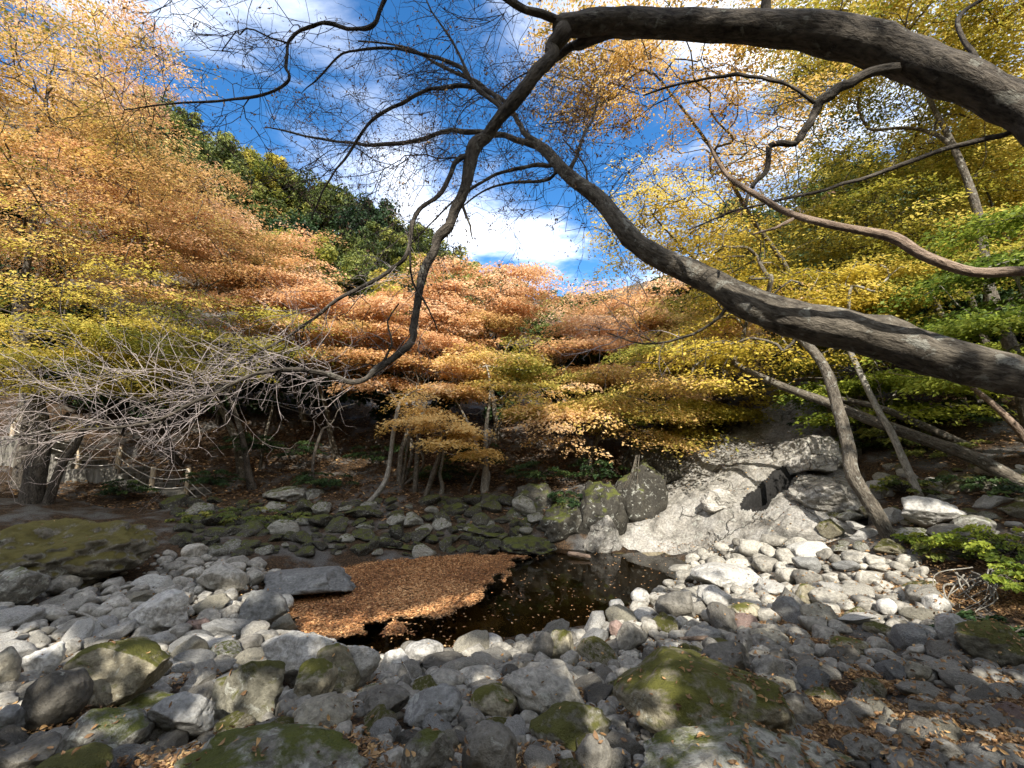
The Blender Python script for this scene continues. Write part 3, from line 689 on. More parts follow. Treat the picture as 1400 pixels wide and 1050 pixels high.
# ------------------------------------------------------------------ leaves lying about
def leaf_quads(P, axis, nrm, ln, wd, fold=0.15):
    axis = axis / (np.linalg.norm(axis, axis=1)[:, None] + 1e-9)
    side = np.cross(nrm, axis); side /= (np.linalg.norm(side, axis=1)[:, None] + 1e-9)
    up = np.cross(axis, side)
    L = ln[:, None]; Wd = wd[:, None]
    b = P - axis * L * .5; tp = P + axis * L * .5
    l = P - side * Wd * .5 + up * L * fold - axis * L * .08; r = P + side * Wd * .5 + up * L * fold - axis * L * .08
    n = len(P); v = np.stack([b, r, tp, l], 1).reshape(-1, 3); i = np.arange(n) * 4
    f = np.concatenate([np.stack([i, i + 1, i + 2], 1), np.stack([i, i + 2, i + 3], 1)], 1).reshape(-1, 3)
    return v, f
def curl_leaves(acc, P, axis, nrm, ln, wd, tint):
    axis = axis / (np.linalg.norm(axis, axis=1)[:, None] + 1e-9); side = np.cross(nrm, axis); side /= (np.linalg.norm(side, axis=1)[:, None] + 1e-9); up = np.cross(axis, side)
    n = len(P); L = ln[:, None]; Wd = wd[:, None]; cu = RNG.uniform(.0, .35, (n, 1)); fo = RNG.uniform(-.05, .3, (n, 1)); bd = RNG.normal(0, .12, (n, 1))
    def pt(u, w, lift): return P + axis * L * u + side * (Wd * w + L * bd * (u * 2) ** 2) + up * L * lift
    pts = [pt(-.5, 0, cu * .6), pt(-.18, .42, fo), pt(.16, .5, fo), pt(.5, 0, cu), pt(.16, -.46, fo), pt(-.18, -.4, fo), pt(-.18, 0, 0), pt(.16, 0, 0)]
    v = np.stack(pts, 1).reshape(-1, 3); i = np.arange(n)[:, None] * 8
    tri = np.array([[0, 1, 6], [1, 2, 7], [1, 7, 6], [2, 3, 7], [7, 3, 4], [6, 7, 4], [6, 4, 5], [0, 6, 5]])
    acc.add(v, (i[:, :, None] + tri[None]).reshape(-1, 3), tint=np.repeat(tint, 8))
def flat_leaves(acc, P, size, tilt=0.3, tmean=.5, tsd=.24, curl=False):
    n = len(P); a_ = RNG.uniform(0, 6.283, n)
    nr = np.stack([RNG.normal(0, tilt, n), RNG.normal(0, tilt, n), np.ones(n)], -1)
    ax = np.stack([np.cos(a_), np.sin(a_), RNG.normal(0, tilt * .6, n)], -1)
    ln = size * RNG.uniform(.65, 1.3, n)
    tt = np.clip(RNG.normal(tmean, tsd, n), 0, 1)
    if curl: curl_leaves(acc, P, ax, nr, ln, ln * RNG.uniform(.35, .6, n), tt); return
    v, f = leaf_quads(P, ax, nr, ln, ln * RNG.uniform(.35, .6, n), RNG.uniform(-.15, .25, (n, 1))); acc.add(v, f, tint=np.repeat(tt, 2))
mn, mxx = np.array(MAT).min(0), np.array(MAT).max(0)
n = 60000; x = RNG.uniform(mn[0], mxx[0], n); y = RNG.uniform(mn[1], mxx[1], n)
ed = poly_dist(x, y, MAT) * np.where(in_poly(x, y, MAT), 1, -1)
k = ed + fbm(np.stack([x, y, x * 0], -1) * 2.6, 4, 71) * .34 > 0.04
k &= RNG.random(n) < np.clip(.35 + ed / .15, .1, 1)
x, y = x[k], y[k]
tn_ = .5 + .22 * fbm(np.stack([x, y, x * 0], -1) * 1.1, 3, 73); acc = Acc(); flat_leaves(acc, np.stack([x, y, RNG.uniform(.006, .03, len(x))], -1), .055, .28, tn_)
o = acc.build('floating_leaves', M['float'], smooth=False); tag(o, 'mat of orange brown leaves floating on the pool', 'leaves', None, 'stuff')
a = Acc(); inner = [tuple(p) for p in MAT]
# soaked leaves under the top layer, slightly inside its edge
c0 = np.mean(MAT, 0)
acc = Acc()
k = ed[k] > .0
xx, yy = x[k], y[k]
flat_leaves(acc, np.stack([xx, yy, np.full(len(xx), .004)], -1) + np.c_[RNG.normal(0, .02, (len(xx), 2)), np.zeros(len(xx))], .085, .03, .3, .15)
o = acc.build('sodden_leaves', M['litter'], smooth=False); tag(o, 'dark sodden leaves under the floating leaf mat', 'leaves', None, 'stuff')
n = 900; px = RNG.uniform(520, 940, n); py = RNG.uniform(755, 885, n); p = at_z(px, py, 0.006)
k = in_poly(p[:, 0], p[:, 1], POOL) & ~in_poly(p[:, 0], p[:, 1], MAT); p = p[k]
p = p[RNG.random(len(p)) < .55]
acc = Acc(); flat_leaves(acc, p, .05, .1, .8, .15)
o = acc.build('drifting_leaves', M['float'], smooth=False); tag(o, 'pale single leaves drifting on the dark open water', 'leaves', None, 'stuff')
# litter: right bank, between the near stones, forest floor
acc = Acc()
def scatter(px0, px1, py0, py1, n, size, poly=None, gate=0.0, tm=.5):
    px = RNG.uniform(px0, px1, n); py = RNG.uniform(py0, py1, n)
    if poly is not None:
        k = in_poly(px, py, poly); px, py = px[k], py[k]
    p = hits(px, py); k = fbm(p * np.array([1.6, 1.6, 0]) + 5, 3, 81) > gate
    k &= ~in_poly(p[:, 0], p[:, 1], POOL); p = p[k]
    p[:, 2] += RNG.uniform(.01, .05, len(p)); flat_leaves(acc, p, size * .72, .4, tm, .24, True)
scatter(1040, 1440, 800, 1090, 60000, .05, None, -.4)
scatter(-40, 1100, 880, 1090, 26000, .05, None, -.05)
scatter(-40, 420, 765, 900, 5000, .055, None, .1)
scatter(900, 1300, 740, 900, 7000, .06, None, .05)
bpy.context.view_layer.update(); dg = bpy.context.evaluated_depsgraph_get()
qx = np.r_[RNG.uniform(-40, 1440, 1500), RNG.uniform(1000, 1440, 2600), RNG.uniform(840, 1190, 160)]; qy = np.r_[RNG.uniform(775, 1090, 1500), RNG.uniform(800, 1090, 2600), RNG.uniform(900, 1040, 160)]
hp_, hn_ = [], []
for p in hits(qx, qy):
    if RNG.random() < .4 and in_poly(p[:1], p[1:2], POOL)[0]: continue
    ok, lo_, no_, *_ = S.ray_cast(dg, (p[0], p[1], 3.5), (0, 0, -1))
    if ok and no_.z > .45 and not in_poly(p[:1], p[1:2], POOL)[0]: hp_.append(np.array(lo_) + np.array(no_) * .012); hn_.append(np.array(no_))
hp_, hn_ = np.array(hp_), np.array(hn_); n = len(hp_); ax = RNG.normal(size=(n, 3)); nr = hn_ + RNG.normal(0, .22, (n, 3)); ax = ax - nr * ((ax * nr).sum(1) / (nr * nr).sum(1))[:, None]
ln = .034 * RNG.uniform(.6, 1.4, n); curl_leaves(acc, hp_, ax, nr, ln, ln * RNG.uniform(.3, .6, n), np.clip(RNG.normal(.48, .25, n), 0, 1))
n = 16000; x = RNG.uniform(-14, 2, n); y = RNG.uniform(12, 22, n); p = np.stack([x, y, ground(x, y) + .03], -1)
flat_leaves(acc, p, .11, .4, .35)
n = 2600; x = RNG.uniform(3, 13, n); y = RNG.uniform(7.5, 19, n); kq = in_poly(x, y, SLP) & (fbm(np.stack([x, y, x * 0], -1) * 1.3, 3, 83) > -.05) & ~in_poly(x, y, cl); x, y = x[kq], y[kq]
flat_leaves(acc, np.stack([x, y, grid_z(x, y) + .02], -1), .055, .35, .55, .24, True)
n = 9000; x = RNG.uniform(5.5, 14, n); y = RNG.uniform(4, 15, n); p = np.stack([x, y, ground(x, y) + .03], -1)
flat_leaves(acc, p[~in_poly(x, y, SLP)], .08, .4, .45)
o = acc.build('fallen_leaves', M['litter'], smooth=False); tag(o, 'dry brown fallen leaves between the stones and on the banks', 'leaves', None, 'stuff')
print('leaves', round(time.time() - T0, 1))

# ------------------------------------------------------------------ wood
def catmull(P, k):
    P = np.asarray(P, float); n = len(P)
    if n < 3 or k < 2: return P
    Q = np.vstack([2 * P[0] - P[1], P, 2 * P[-1] - P[-2]]); out = []
    for i in range(n - 1):
        p0, p1, p2, p3 = Q[i:i + 4]
        for u in np.arange(k) / k:
            out.append(.5 * (2 * p1 + (p2 - p0) * u + (2 * p0 - 5 * p1 + 4 * p2 - p3) * u * u + (3 * p1 - p0 - 3 * p2 + p3) * u ** 3))
    out.append(P[-1]); return np.array(out)
def tube(acc, P, R, sides=6, lump=0.0, seed=0):
    P = np.asarray(P, float); R = np.asarray(R, float); n = len(P)
    T = np.gradient(P, axis=0); T /= np.linalg.norm(T, axis=1)[:, None] + 1e-9
    u = np.cross(T[0], (0.3, 0.2, 0.93)); 
    if np.linalg.norm(u) < .05: u = np.cross(T[0], (1, 0, 0))
    u /= np.linalg.norm(u); U = np.empty((n, 3))
    for i in range(n):
        u = u - T[i] * (u @ T[i]); u /= np.linalg.norm(u) + 1e-9; U[i] = u
    V = np.cross(T, U); a_ = np.arange(sides) / sides * 2 * math.pi
    ca, sa = np.cos(a_), np.sin(a_)
    dirs = U[:, None] * ca[None, :, None] + V[:, None] * sa[None, :, None]
    rr = R[:, None] * np.ones(sides)
    s = np.r_[0, np.cumsum(np.linalg.norm(np.diff(P, axis=0), axis=1))]
    bark = np.stack([rr * ca, rr * sa, np.repeat(s[:, None] * .38 + seed * 3.1, sides, 1)], -1)
    if lump:
        rr = rr * (1 + lump * fbm(bark * np.array([9, 9, 26]) + seed, 3, 7) + lump * .4 * fbm(bark * np.array([30, 30, 30]), 2, 8))
    v = P[:, None] + dirs * rr[..., None]
    idx = np.arange(n * sides).reshape(n, sides); nx_ = np.roll(idx, -1, 1)
    acc.add(v.reshape(-1, 3), np.stack([idx[:-1], nx_[:-1], nx_[1:], idx[1:]], -1).reshape(-1, 4), bark.reshape(-1, 3))
    # close the tip
    acc.add(np.vstack([v[-1], P[-1] + T[-1] * R[-1]]), np.stack([np.arange(sides), (np.arange(sides) + 1) % sides, np.full(sides, sides)], 1), np.vstack([bark[-1], bark[-1][:1]]))
class Skel:
    def __init__(s): s.p = []; s.par = []; s.fix = []; s.path = []
    def limb(s, P, R, join=None):
        """a given limb: points and radii; join = index of the node it leaves from"""
        last = -1 if join is None else join; ids = []
        for q, r in zip(P, R):
            s.p.append(np.asarray(q, float)); s.par.append(last); s.fix.append(float(r))
            s.path.append(0 if last < 0 else s.path[last] + np.linalg.norm(s.p[-1] - s.p[last])); last = len(s.p) - 1; ids.append(last)
        return ids
    def near(s, q): return int(np.argmin(np.linalg.norm(np.array(s.p) - q, axis=1)))
    def grow(s, targets, seg=0.4, bias=0.25, jit=0.12, lift=0.0, rng=None):
        rng = rng or RNG
        cap = len(s.p) + len(targets) * 12 + 10
        A = np.empty((cap, 3)); A[:len(s.p)] = s.p; PL = np.empty(cap); PL[:len(s.p)] = s.path; n = len(s.p)
        base = A[:n].copy()
        d0 = np.array([np.min(np.linalg.norm(base - q, axis=1)) for q in targets]); tips = []
        for q in np.asarray(targets)[np.argsort(d0)]:
            dv = np.linalg.norm(A[:n] - q, axis=1); k = int(np.argmin(dv + bias * PL[:n])); L = dv[k]
            pd = A[k] - A[s.par[k]] if s.par[k] >= 0 else q - A[k]
            pd = pd / (np.linalg.norm(pd) + 1e-9)
            m_ = int(min(10, max(1, math.ceil(L / seg)))); ctrl = A[k] + pd * L * .33 + (q - A[k]) * .2 + np.array([0, 0, lift * L]); last = k
            for i in range(1, m_ + 1):
                u = i / m_; pt = (1 - u) ** 2 * A[k] + 2 * u * (1 - u) * ctrl + u * u * q
                if i < m_: pt = pt + rng.normal(0, jit * L / m_, 3)
                if n >= cap: break
                A[n] = pt; s.p.append(pt); s.par.append(last); s.fix.append(-1.0); PL[n] = PL[last] + np.linalg.norm(pt - A[last]); s.path.append(PL[n]); last = n; n += 1
            tips.append((last, q - A[s.par[last]]))
        return tips
    def mesh(s, acc, r_tip=.006, e=.45, sides_big=10, lump=.05, only=None, thin_sides=4):
        n = len(s.p); cnt = np.zeros(n); kids = [[] for _ in range(n)]
        for i in range(n):
            if s.par[i] >= 0: kids[s.par[i]].append(i)
        for i in range(n - 1, -1, -1):
            if not kids[i]: cnt[i] = 1
            if s.par[i] >= 0: cnt[s.par[i]] += cnt[i]
        R = np.array([f if f > 0 else r_tip * c ** e for f, c in zip(s.fix, cnt)])
        for i in range(n):
            if s.par[i] >= 0 and s.fix[i] < 0: R[i] = min(R[i], R[s.par[i]] * .92)
        P = np.array(s.p); done = np.zeros(n, bool); k_ = 0
        heads = [i for i in range(n) if s.par[i] < 0]; stack = list(heads)
        while stack:
            h = stack.pop(); chain = [h]; c = h
            while kids[c]:
                # go on along a given limb first, else along the thickest child
                nxt = max(kids[c], key=lambda j: (s.fix[j] > 0 and s.fix[c] > 0 and j == c + 1, R[j]))
                for j in kids[c]:
                    if j != nxt: stack.append(j)
                chain.append(nxt); c = nxt
            ids = chain if s.par[h] < 0 else [s.par[h]] + chain
            if len(ids) < 2: continue
            pp = P[ids]; rr = R[ids].copy()
            if s.par[h] >= 0: rr[0] = min(rr[0], rr[1] * 1.15)
            big = rr.max()
            sd_ = sides_big if big > .05 else (max(thin_sides, 6) if big > .018 else thin_sides)
            if big > .018 and len(ids) > 2:
                kk = 4 if big > .05 else 2
                rr = np.interp(np.linspace(0, len(ids) - 1, (len(ids) - 1) * kk + 1), np.arange(len(ids)), rr); pp = catmull(pp, kk)
            tube(acc, pp, rr, sd_, lump if big > .03 else 0, k_ * .37); k_ += 1
        s.R = R
def wpath(pts):                         # [(px, py, distance, width in px)] -> points, radii
    a_ = np.array(pts, float); P = at(a_[:, 0], a_[:, 1], a_[:, 2]); zd = (P[:, 1] - EYE[1]) * CP + (P[:, 2] - EYE[2]) * SP; r = a_[:, 3] / F * zd / 2 * 0.86 * (zd / np.linalg.norm(P - EYE, axis=1)) ** .25
    return P, r

# ---- leaves of the trees behind are dropped so sunlight lands in set patches: (sx, sz) is where a sun ray crosses the plane y = 0
def sun_plane(P):
    return P[:, 0] - LDIR[0] * P[:, 1], P[:, 2] + 0.9 * P[:, 1]
def seg_d(x, z, a_, b_):
    ax, az = a_; bx, bz = b_; t_ = np.clip(((x - ax) * (bx - ax) + (z - az) * (bz - az)) / ((bx - ax) ** 2 + (bz - az) ** 2), 0, 1)
    return np.hypot(x - ax - t_ * (bx - ax), z - az - t_ * (bz - az))
def canopy_density(P):
    x, z = sun_plane(P)
    q = np.stack([x, z, x * 0], -1)
    xs_ = x + fbm(q * 1.5, 3, 61) * .12; zs_ = z + fbm(q * 1.5 + 9, 3, 62) * .11
    x = x + fbm(q * .8, 3, 61) * .4; z = z + fbm(q * .8 + 9, 3, 62) * .3
    d = np.full(len(x), .97)
    d = np.where(z < 4.6, .66, d)
    d = np.where((z < 4.6) & (fbm(q * 1.1 + 3, 3, 66) > .06), .03, d)
    d = np.where((z > np.where((x > -8) & (x < 2), 17.2, 15.5)), 0, d)
    d = np.where((x > 1.7) & (x < 7.2) & (z > 5.9), .08, d)
    for a_, b_ in (((-2.6, 5.92), (-1.16, 6.36)), ((-1.16, 6.36), (.6, 8.0))): d = np.where(seg_d(xs_, zs_, a_, b_) < .24, 0, d)
    d = np.where((xs_ > -3.6) & (xs_ < -.2) & (zs_ > 4.9) & (zs_ < 5.75), 0, d)
    d = np.where((x > 7.2) & (fbm(q * 1.1 + 4, 2, 68) > .12), .04, d)
    for a_, b_ in (((-6.5, 5.05), (-2.9, 4.8)), ((-2.9, 4.85), (1.0, 5.4)), ((1.0, 5.4), (2.4, 6.1))): d = np.where(seg_d(xs_, zs_, a_, b_) < .27, 0.0, d)
    d = np.where((x > -4.6) & (x < -2.4) & (z > 6.1) & (z < 6.7), .1, d)
    return d

def slope_light(P):
    x, z = sun_plane(P); q = np.stack([x, z, x * 0], -1); x = x + fbm(q * .9, 3, 91) * .5; z = z + fbm(q * .9 + 5, 3, 92) * .5
    return np.where((x > 4.6) & (x < 9.6) & (z > 13.5) & (z < 19.6), .38, 1.0)
# ------------------------------------------------------------------ trees with leaves
def sprays(acc, C, H, L, n_each, leaf, tb, cull=None, flat=.3, droop=.18, wide=.5, big=None):
    """layered leaf sprays: C centres, H headings (flat unit vectors), L lengths; n_each leaves along side twigs"""
    K = len(C); tot = K * n_each; ci = np.repeat(np.arange(K), n_each)
    h = H[ci]; s = np.stack([-h[:, 1], h[:, 0], np.zeros(tot)], -1)
    j = RNG.integers(0, 8, tot); u = (j + .5) / 8 - .35; sg = np.where(RNG.random(tot) < .5, 1, -1)
    ln_ = (.62 * (1 - np.abs(u - .1) * .8)); tt = RNG.random(tot) ** .8
    ang = RNG.normal(.85, .12, tot)
    off = h * (u * 1.0 + tt * ln_ * np.cos(ang))[:, None] + s * (sg * tt * ln_ * np.sin(ang) * wide * 1.9)[:, None]
    P = C[ci] + off * L[ci][:, None]
    P[:, 2] += -droop * (np.abs(u) + tt * .6) ** 2 * L[ci] + RNG.normal(0, .035, tot) * L[ci]
    P += RNG.normal(0, .03, (tot, 3)) * L[ci][:, None]
    if cull is not None:
        k = RNG.random(tot) < cull(P); P, h, s, ci, sg = P[k], h[k], s[k], ci[k], sg[k]
    n = len(P)
    if n == 0: return 0
    ax = h * RNG.normal(.6, .35, (n, 1)) + s * (sg * RNG.normal(.6, .3, n))[:, None] + np.c_[np.zeros((n, 2)), RNG.normal(-.25, .25, n)]
    nr = np.c_[RNG.normal(0, flat, (n, 2)), np.ones(n)] + h * RNG.normal(.25, .2, (n, 1))
    # leaf blades turn a little towards the light that reaches the crown's outside
    nr = nr + np.array([0, -.35, 0]) + RNG.normal(0, .25, (n, 3))
    ln = leaf * RNG.uniform(.45, 1.5, n)
    v, f = leaf_quads(P, ax, nr, ln, ln * RNG.uniform(.42, .75, n), RNG.uniform(-.05, .25, (n, 1)))
    t_ = tb[ci] + RNG.normal(0, .13, n)
    acc.add(v, f, tint=np.repeat(np.clip(t_, 0, 1), 2)); return n
TREES = []
def leafy_tree(name, label, cat, bases, crowns, pal, nleaf, leaf, tr=.09, bark='bark', group=None, cull=None, tmean=.5, spr=1.0, nsp=125, flat=.3, path=None, seed=0, gate=-.1, dark_twigs=True):
    """bases: [(px, d)] or world (x, y) points where stems stand; crowns: [(px, py, rx, ry, d)] or world (x,y,z,rx,ry,rz) ellipsoids"""
    rng = np.random.default_rng(500 + seed); leaf = leaf * 1.12; spr = spr * 1.12
    E = []
    for c in crowns:
        if len(c) == 5:
            p = at(c[0], c[1], c[4]); k = np.linalg.norm(p - EYE) / F * .97; E.append((p, np.array([max(.45 * c[2] * k, c[2] * k - .55 * spr), .8 * (c[2] + c[3]) / 2 * k + .2, max(.5 * c[3] * k, c[3] * k - .3 * spr)])))
        else: E.append((np.array(c[:3]), np.array(c[3:])))
    vol = np.array([e[1][0] * e[1][2] for e in E]); K = max(10, nleaf // nsp); C = []
    for (c, r), v_ in zip(E, vol / vol.sum()):
        m_ = int(K * v_ * 1.6) + 4
        d = rng.normal(size=(m_, 3)); d /= np.linalg.norm(d, axis=1)[:, None]
        q = c + d * (rng.random(m_) ** .42)[:, None] * r * (1 + .22 * fbm(d * 1.7 + seed, 2, seed))[:, None]
        g_ = fbm(q * (.9 / max(.5, r.mean() * .5)) + seed * 3.3, 3, 13 + seed); C.append(q[g_ > gate])
    C = np.concatenate(C)
    if leaf < .15:
        lay = .78 * spr; wv = .55 * fbm(np.c_[C[:, :2] * .5, np.full(len(C), seed * 1.7)], 2, 21) - .16 * np.linalg.norm(C[:, :2] - np.mean(C[:, :2], 0), axis=1)
        C[:, 2] = np.round((C[:, 2] - wv) / lay + seed * .37) * lay - seed * .37 * lay + wv + rng.normal(0, .05, len(C))
    C = C[C[:, 2] > ground(C[:, 0], C[:, 1], False) + .35]
    if len(C) > K: C = C[rng.permutation(len(C))[:K]]
    cc = np.average([e[0] for e in E], axis=0, weights=vol)
    sk = Skel(); low = min(e[0][2] - e[1][2] for e in E); org = None
    for bi, b in enumerate(bases):
        if len(b) == 2 and b[0] > 40 or (len(b) == 3): x = at(b[0], 600, b[1])[0]; y = b[1]
        else: x, y = b
        z = gz(x, y); p0 = np.array([x, y, z - .12])
        if org is None: org = np.array([x, y, z])
        top = cc + (rng.normal(0, .25, 3) * np.mean(vol) ** .5 * .6 if len(bases) > 1 else 0)
        if bi < len(E) and len(bases) > 1: top = E[bi][0]
        n = 7; P = []
        for i in range(n):
            u = i / (n - 1); q = p0 + (top - p0) * np.array([u ** 1.35, u ** 1.35, u]); q[:2] += rng.normal(0, .07 * np.linalg.norm(top - p0) / 3, 2) * (0 if i in (0,) else 1) * .6; P.append(q)
        if path is not None and bi == 0: P = path[0]
        R = tr * (1 - np.linspace(0, .78, len(P))) * (1.0 if bi == 0 else rng.uniform(.6, .95)); R = np.array(R); R[0] *= 1.35
        if path is not None and bi == 0: R = path[1]
        sk.limb(P, R) if bi == 0 else sk.limb(P[1:], R[1:], 0)
    tips = sk.grow(C, seg=.55, bias=.22, jit=.22, lift=.05, rng=rng)
    root = thing(name, label, cat, org, group)
    aw = Acc(); sk.mesh(aw, r_tip=.0105 if leaf < .12 else .012, e=.42, sides_big=10, lump=.07)
    aw.build('trunk', M[bark], root, org)
    Ct = np.array([sk.p[i] for i, _ in tips]); H = np.array([h for _, h in tips]); H[:, 2] = 0
    H = H + rng.normal(0, .25, H.shape) * np.linalg.norm(H, axis=1)[:, None]; H[:, 2] = 0
    H /= np.linalg.norm(H, axis=1)[:, None] + 1e-6
    L = rng.uniform(.75, 1.35, len(Ct)) * spr
    tb = np.clip(tmean + .48 * fbm(Ct * .55 + seed, 3, 77 + seed) + rng.normal(0, .07, len(Ct)), .05, .95)
    al = Acc(); sprays(al, Ct, H, L, nsp, leaf, tb, cull, flat)
    al.build('crown', M[pal], root, org, smooth=False)
    TREES.append(root); return root
LT = 'deciduous trees on the left bank'
leafy_tree('maple_tree', 'golden autumn tree towering at the left picture edge above the stairs', 'tree', [(-14, 12.5)], [(60,210,150,150,12),(20,110,90,80,12.5)], 'gold', 76000, .07, .16, 'bark_dark', LT, seed=1, tmean=.6, spr=1.1, gate=.05)
leafy_tree('maple_tree', 'pale orange open-crowned tree topping the left picture corner', 'tree', [(-17, 15)], [(70,55,110,75,15.5),(130,120,60,60,16)], 'orange', 26000, .085, .12, 'bark', LT, seed=2, tmean=.75, gate=-.05)
leafy_tree('maple_tree', 'yellow olive tree with drooping layers over the stairs', 'tree', [(-12.6, 16.5)], [(70,430,130,110,11.5),(190,480,110,60,11.8)], 'olive', 56000, .066, .15, 'bark_dark', LT, seed=3, tmean=.6, spr=1.1, gate=.14)
leafy_tree('maple_tree', 'golden orange broad tree between the stairs and the hillside', 'tree', [(-9.5, 15.5)], [(200,330,160,110,14),(140,268,100,66,14)], 'orange', 80000, .074, .14, 'bark', LT, seed=4, tmean=.42, spr=1.15, gate=.05)
leafy_tree('maple_tree', 'russet orange tree climbing the lower hillside', 'tree', [(-9.5, 20)], [(340,362,120,48,18),(250,300,80,50,19)], 'orange', 34000, .11, .13, 'bark', LT, seed=5, tmean=.4, spr=1.3)
leafy_tree('maple_tree', 'coppery tree in front of the evergreen slope', 'tree', [(-7.0, 17.5)], [(405,422,110,48,16),(360,392,70,38,16.5)], 'orange', 34000, .10, .12, 'bark', LT, seed=6, tmean=.55, spr=1.2)
leafy_tree('maple_tree', 'olive gold tree low over the stair foot', 'tree', [(-8.6, 14.6)], [(260,450,140,70,13),(330,480,100,50,13.4)], 'olive', 44000, .07, .12, 'bark_dark', LT, seed=7, tmean=.62, spr=1.1, gate=.16)
CT = 'salmon and gold trees beyond the pool'
leafy_tree('maple_tree', 'salmon tree with several pale stems beyond the leaf mat', 'tree', [(-3.6, 14.2), (-3.1, 14.8), (-2.8, 14.3)], [(570,430,100,70,16),(500,470,90,60,15.5),(540,500,90,45,15)], 'orange', 46000, .095, .10, 'bark', CT, seed=8, tmean=.62, spr=1.1)
leafy_tree('maple_tree', 'bright salmon crown at the mouth of the valley', 'tree', [(-0.6, 18.5)], [(690,405,80,55,19),(640,450,90,55,18),(720,385,42,30,19.5),(610,385,60,40,18)], 'orange', 34000, .11, .12, 'bark', CT, seed=9, tmean=.58, spr=1.2)
leafy_tree('maple_tree', 'tree on pale twin trunks with olive and gold layers', 'tree', [(-0.85, 13.6), (-0.65, 13.7)], [(670,500,95,50,14.8),(615,530,70,35,14.4),(740,550,80,35,13.8)], 'amber', 26000, .085, .11, 'bark_pale', CT, seed=10, tmean=.6)
leafy_tree('maple_tree', 'leaning tree with golden sprays hanging before the dark wood', 'tree', [(-2.2, 13.6)], [(620,600,55,28,13),(585,570,60,28,13.2),(650,620,30,16,12.9)], 'gold', 9000, .075, .07, 'bark_pale', CT, seed=11, tmean=.55, spr=.8)
leafy_tree('maple_tree', 'orange gold tree spreading over the end of the dark bank', 'tree', [(2.0, 16.5)], [(800,485,100,60,17.5),(850,450,80,40,18.5)], 'orange', 40000, .10, .12, 'bark', CT, seed=12, tmean=.55, spr=1.2)
leafy_tree('maple_tree', 'wide golden tree hanging over the pool end', 'tree', [(2.4, 14.6)], [(850,540,110,55,14.6),(780,575,100,35,13.6),(900,585,90,28,13.6)], 'amber', 40000, .085, .11, 'bark', CT, seed=13, tmean=.6, spr=1.1, cull=slope_light)
leafy_tree('maple_tree', 'dusty orange tree in the upper valley', 'tree', [(6.0, 26)], [(860,425,120,50,25),(950,420,90,55,24)], 'orange', 34000, .14, .14, 'bark', CT, seed=14, tmean=.6, spr=1.7)
leafy_tree('maple_tree', 'yellow-leaved tree low above the waterworn rock', 'tree', [(8.2, 19.5)], [(960,560,110,45,17),(1040,585,80,22,16.5)], 'yellow', 30000, .10, .10, 'bark', CT, seed=15, tmean=.55, spr=1.1)
leafy_tree('maple_tree', 'olive and amber tree filling the middle of the valley', 'tree', [(6.4, 21)], [(950,480,120,60,19),(900,460,90,50,20)], 'amber', 36000, .11, .12, 'bark', CT, seed=16, tmean=.4, spr=1.3)
RT = 'yellowing trees on the right bank'
PF = wpath([(1228,758,8.0,26),(1200,705,8.1,23),(1166,650,8.3,22),(1160,612,8.5,20),(1146,560,8.8,18),(1126,500,9.1,15),(1092,460,9.5,13),(1062,440,9.8,10)])
leafy_tree('maple_tree', 'bent grey trunk on the right bank with an amber crown above', 'tree', [(6.6, 8.0)], [(1040,400,110,60,11.5),(950,330,90,45,11),(1000,480,120,45,11)], 'yellow', 40000, .075, .12, 'bark', RT, seed=17, tmean=.5, path=PF, cull=slope_light)
PG = wpath([(1440,690,8.2,26),(1400,662,8.4,24),(1330,625,8.8,22),(1270,603,9.2,20),(1200,578,9.6,18),(1130,550,10.1,15),(1070,528,10.6,12),(1010,500,11.2,9)])
PG[0][0][2] = gz(*PG[0][0][:2]) - .1
leafy_tree('maple_tree', 'long grey trunk leaning low out of the right bank', 'tree', [tuple(PG[0][0][:2])], [(1000,440,110,50,13),(920,505,100,40,12.2)], 'amber', 34000, .08, .12, 'bark', RT, seed=18, tmean=.45, path=PG, cull=slope_light)
PH = wpath([(1262,688,8.8,13),(1240,640,9.0,12),(1218,590,9.3,11),(1200,560,9.6,10),(1176,510,10,9),(1155,465,10.5,8)])
leafy_tree('maple_tree', 'thin upright stem behind the pale wedge boulder', 'tree', [tuple(PH[0][0][:2])], [(1180,400,90,60,12),(1120,470,70,40,12)], 'olive', 20000, .08, .07, 'bark_pale', RT, seed=19, tmean=.55, path=PH)
leafy_tree('maple_tree', 'gold-orange canopy against the sky left of the thick overhead trunk', 'tree', [(10.4, 13.8)], [(900,90,130,100,10.5),(980,170,120,80,10.5),(840,60,90,60,10.5)], 'gold', 58000, .072, .13, 'bark', RT, seed=20, tmean=.58, gate=.08, cull=slope_light)
leafy_tree('maple_tree', 'gold canopy at the top right picture corner', 'tree', [(11.5, 9.5)], [(1300,60,150,100,10.5),(1150,20,130,60,11)], 'olive', 80000, .075, .15, 'bark', RT, seed=21, tmean=.68)
leafy_tree('maple_tree', 'broad olive yellow tree filling the right side between the two overhead trunks', 'tree', [(11.0, 13.5)], [(1150,260,150,110,13.5),(1060,330,110,70,13.5),(1270,240,130,90,13)], 'olive', 70000, .085, .16, 'bark', RT, seed=22, tmean=.68, spr=1.15, cull=slope_light)
leafy_tree('maple_tree', 'dark olive tree below the golden corner canopy', 'tree', [(13.0, 11.5)], [(1320,330,140,110,12),(1250,400,100,60,12)], 'olive', 46000, .085, .15, 'bark_dark', RT, seed=23, tmean=.6, spr=1.1)
leafy_tree('maple_tree', 'bright green tree at the right picture edge', 'tree', [(10.6, 7.2)], [(1370,420,80,70,7.6),(1420,330,60,70,7.6),(1350,480,60,35,7.6)], 'lime', 24000, .075, .09, 'bark_pale', RT, seed=24, tmean=.5)
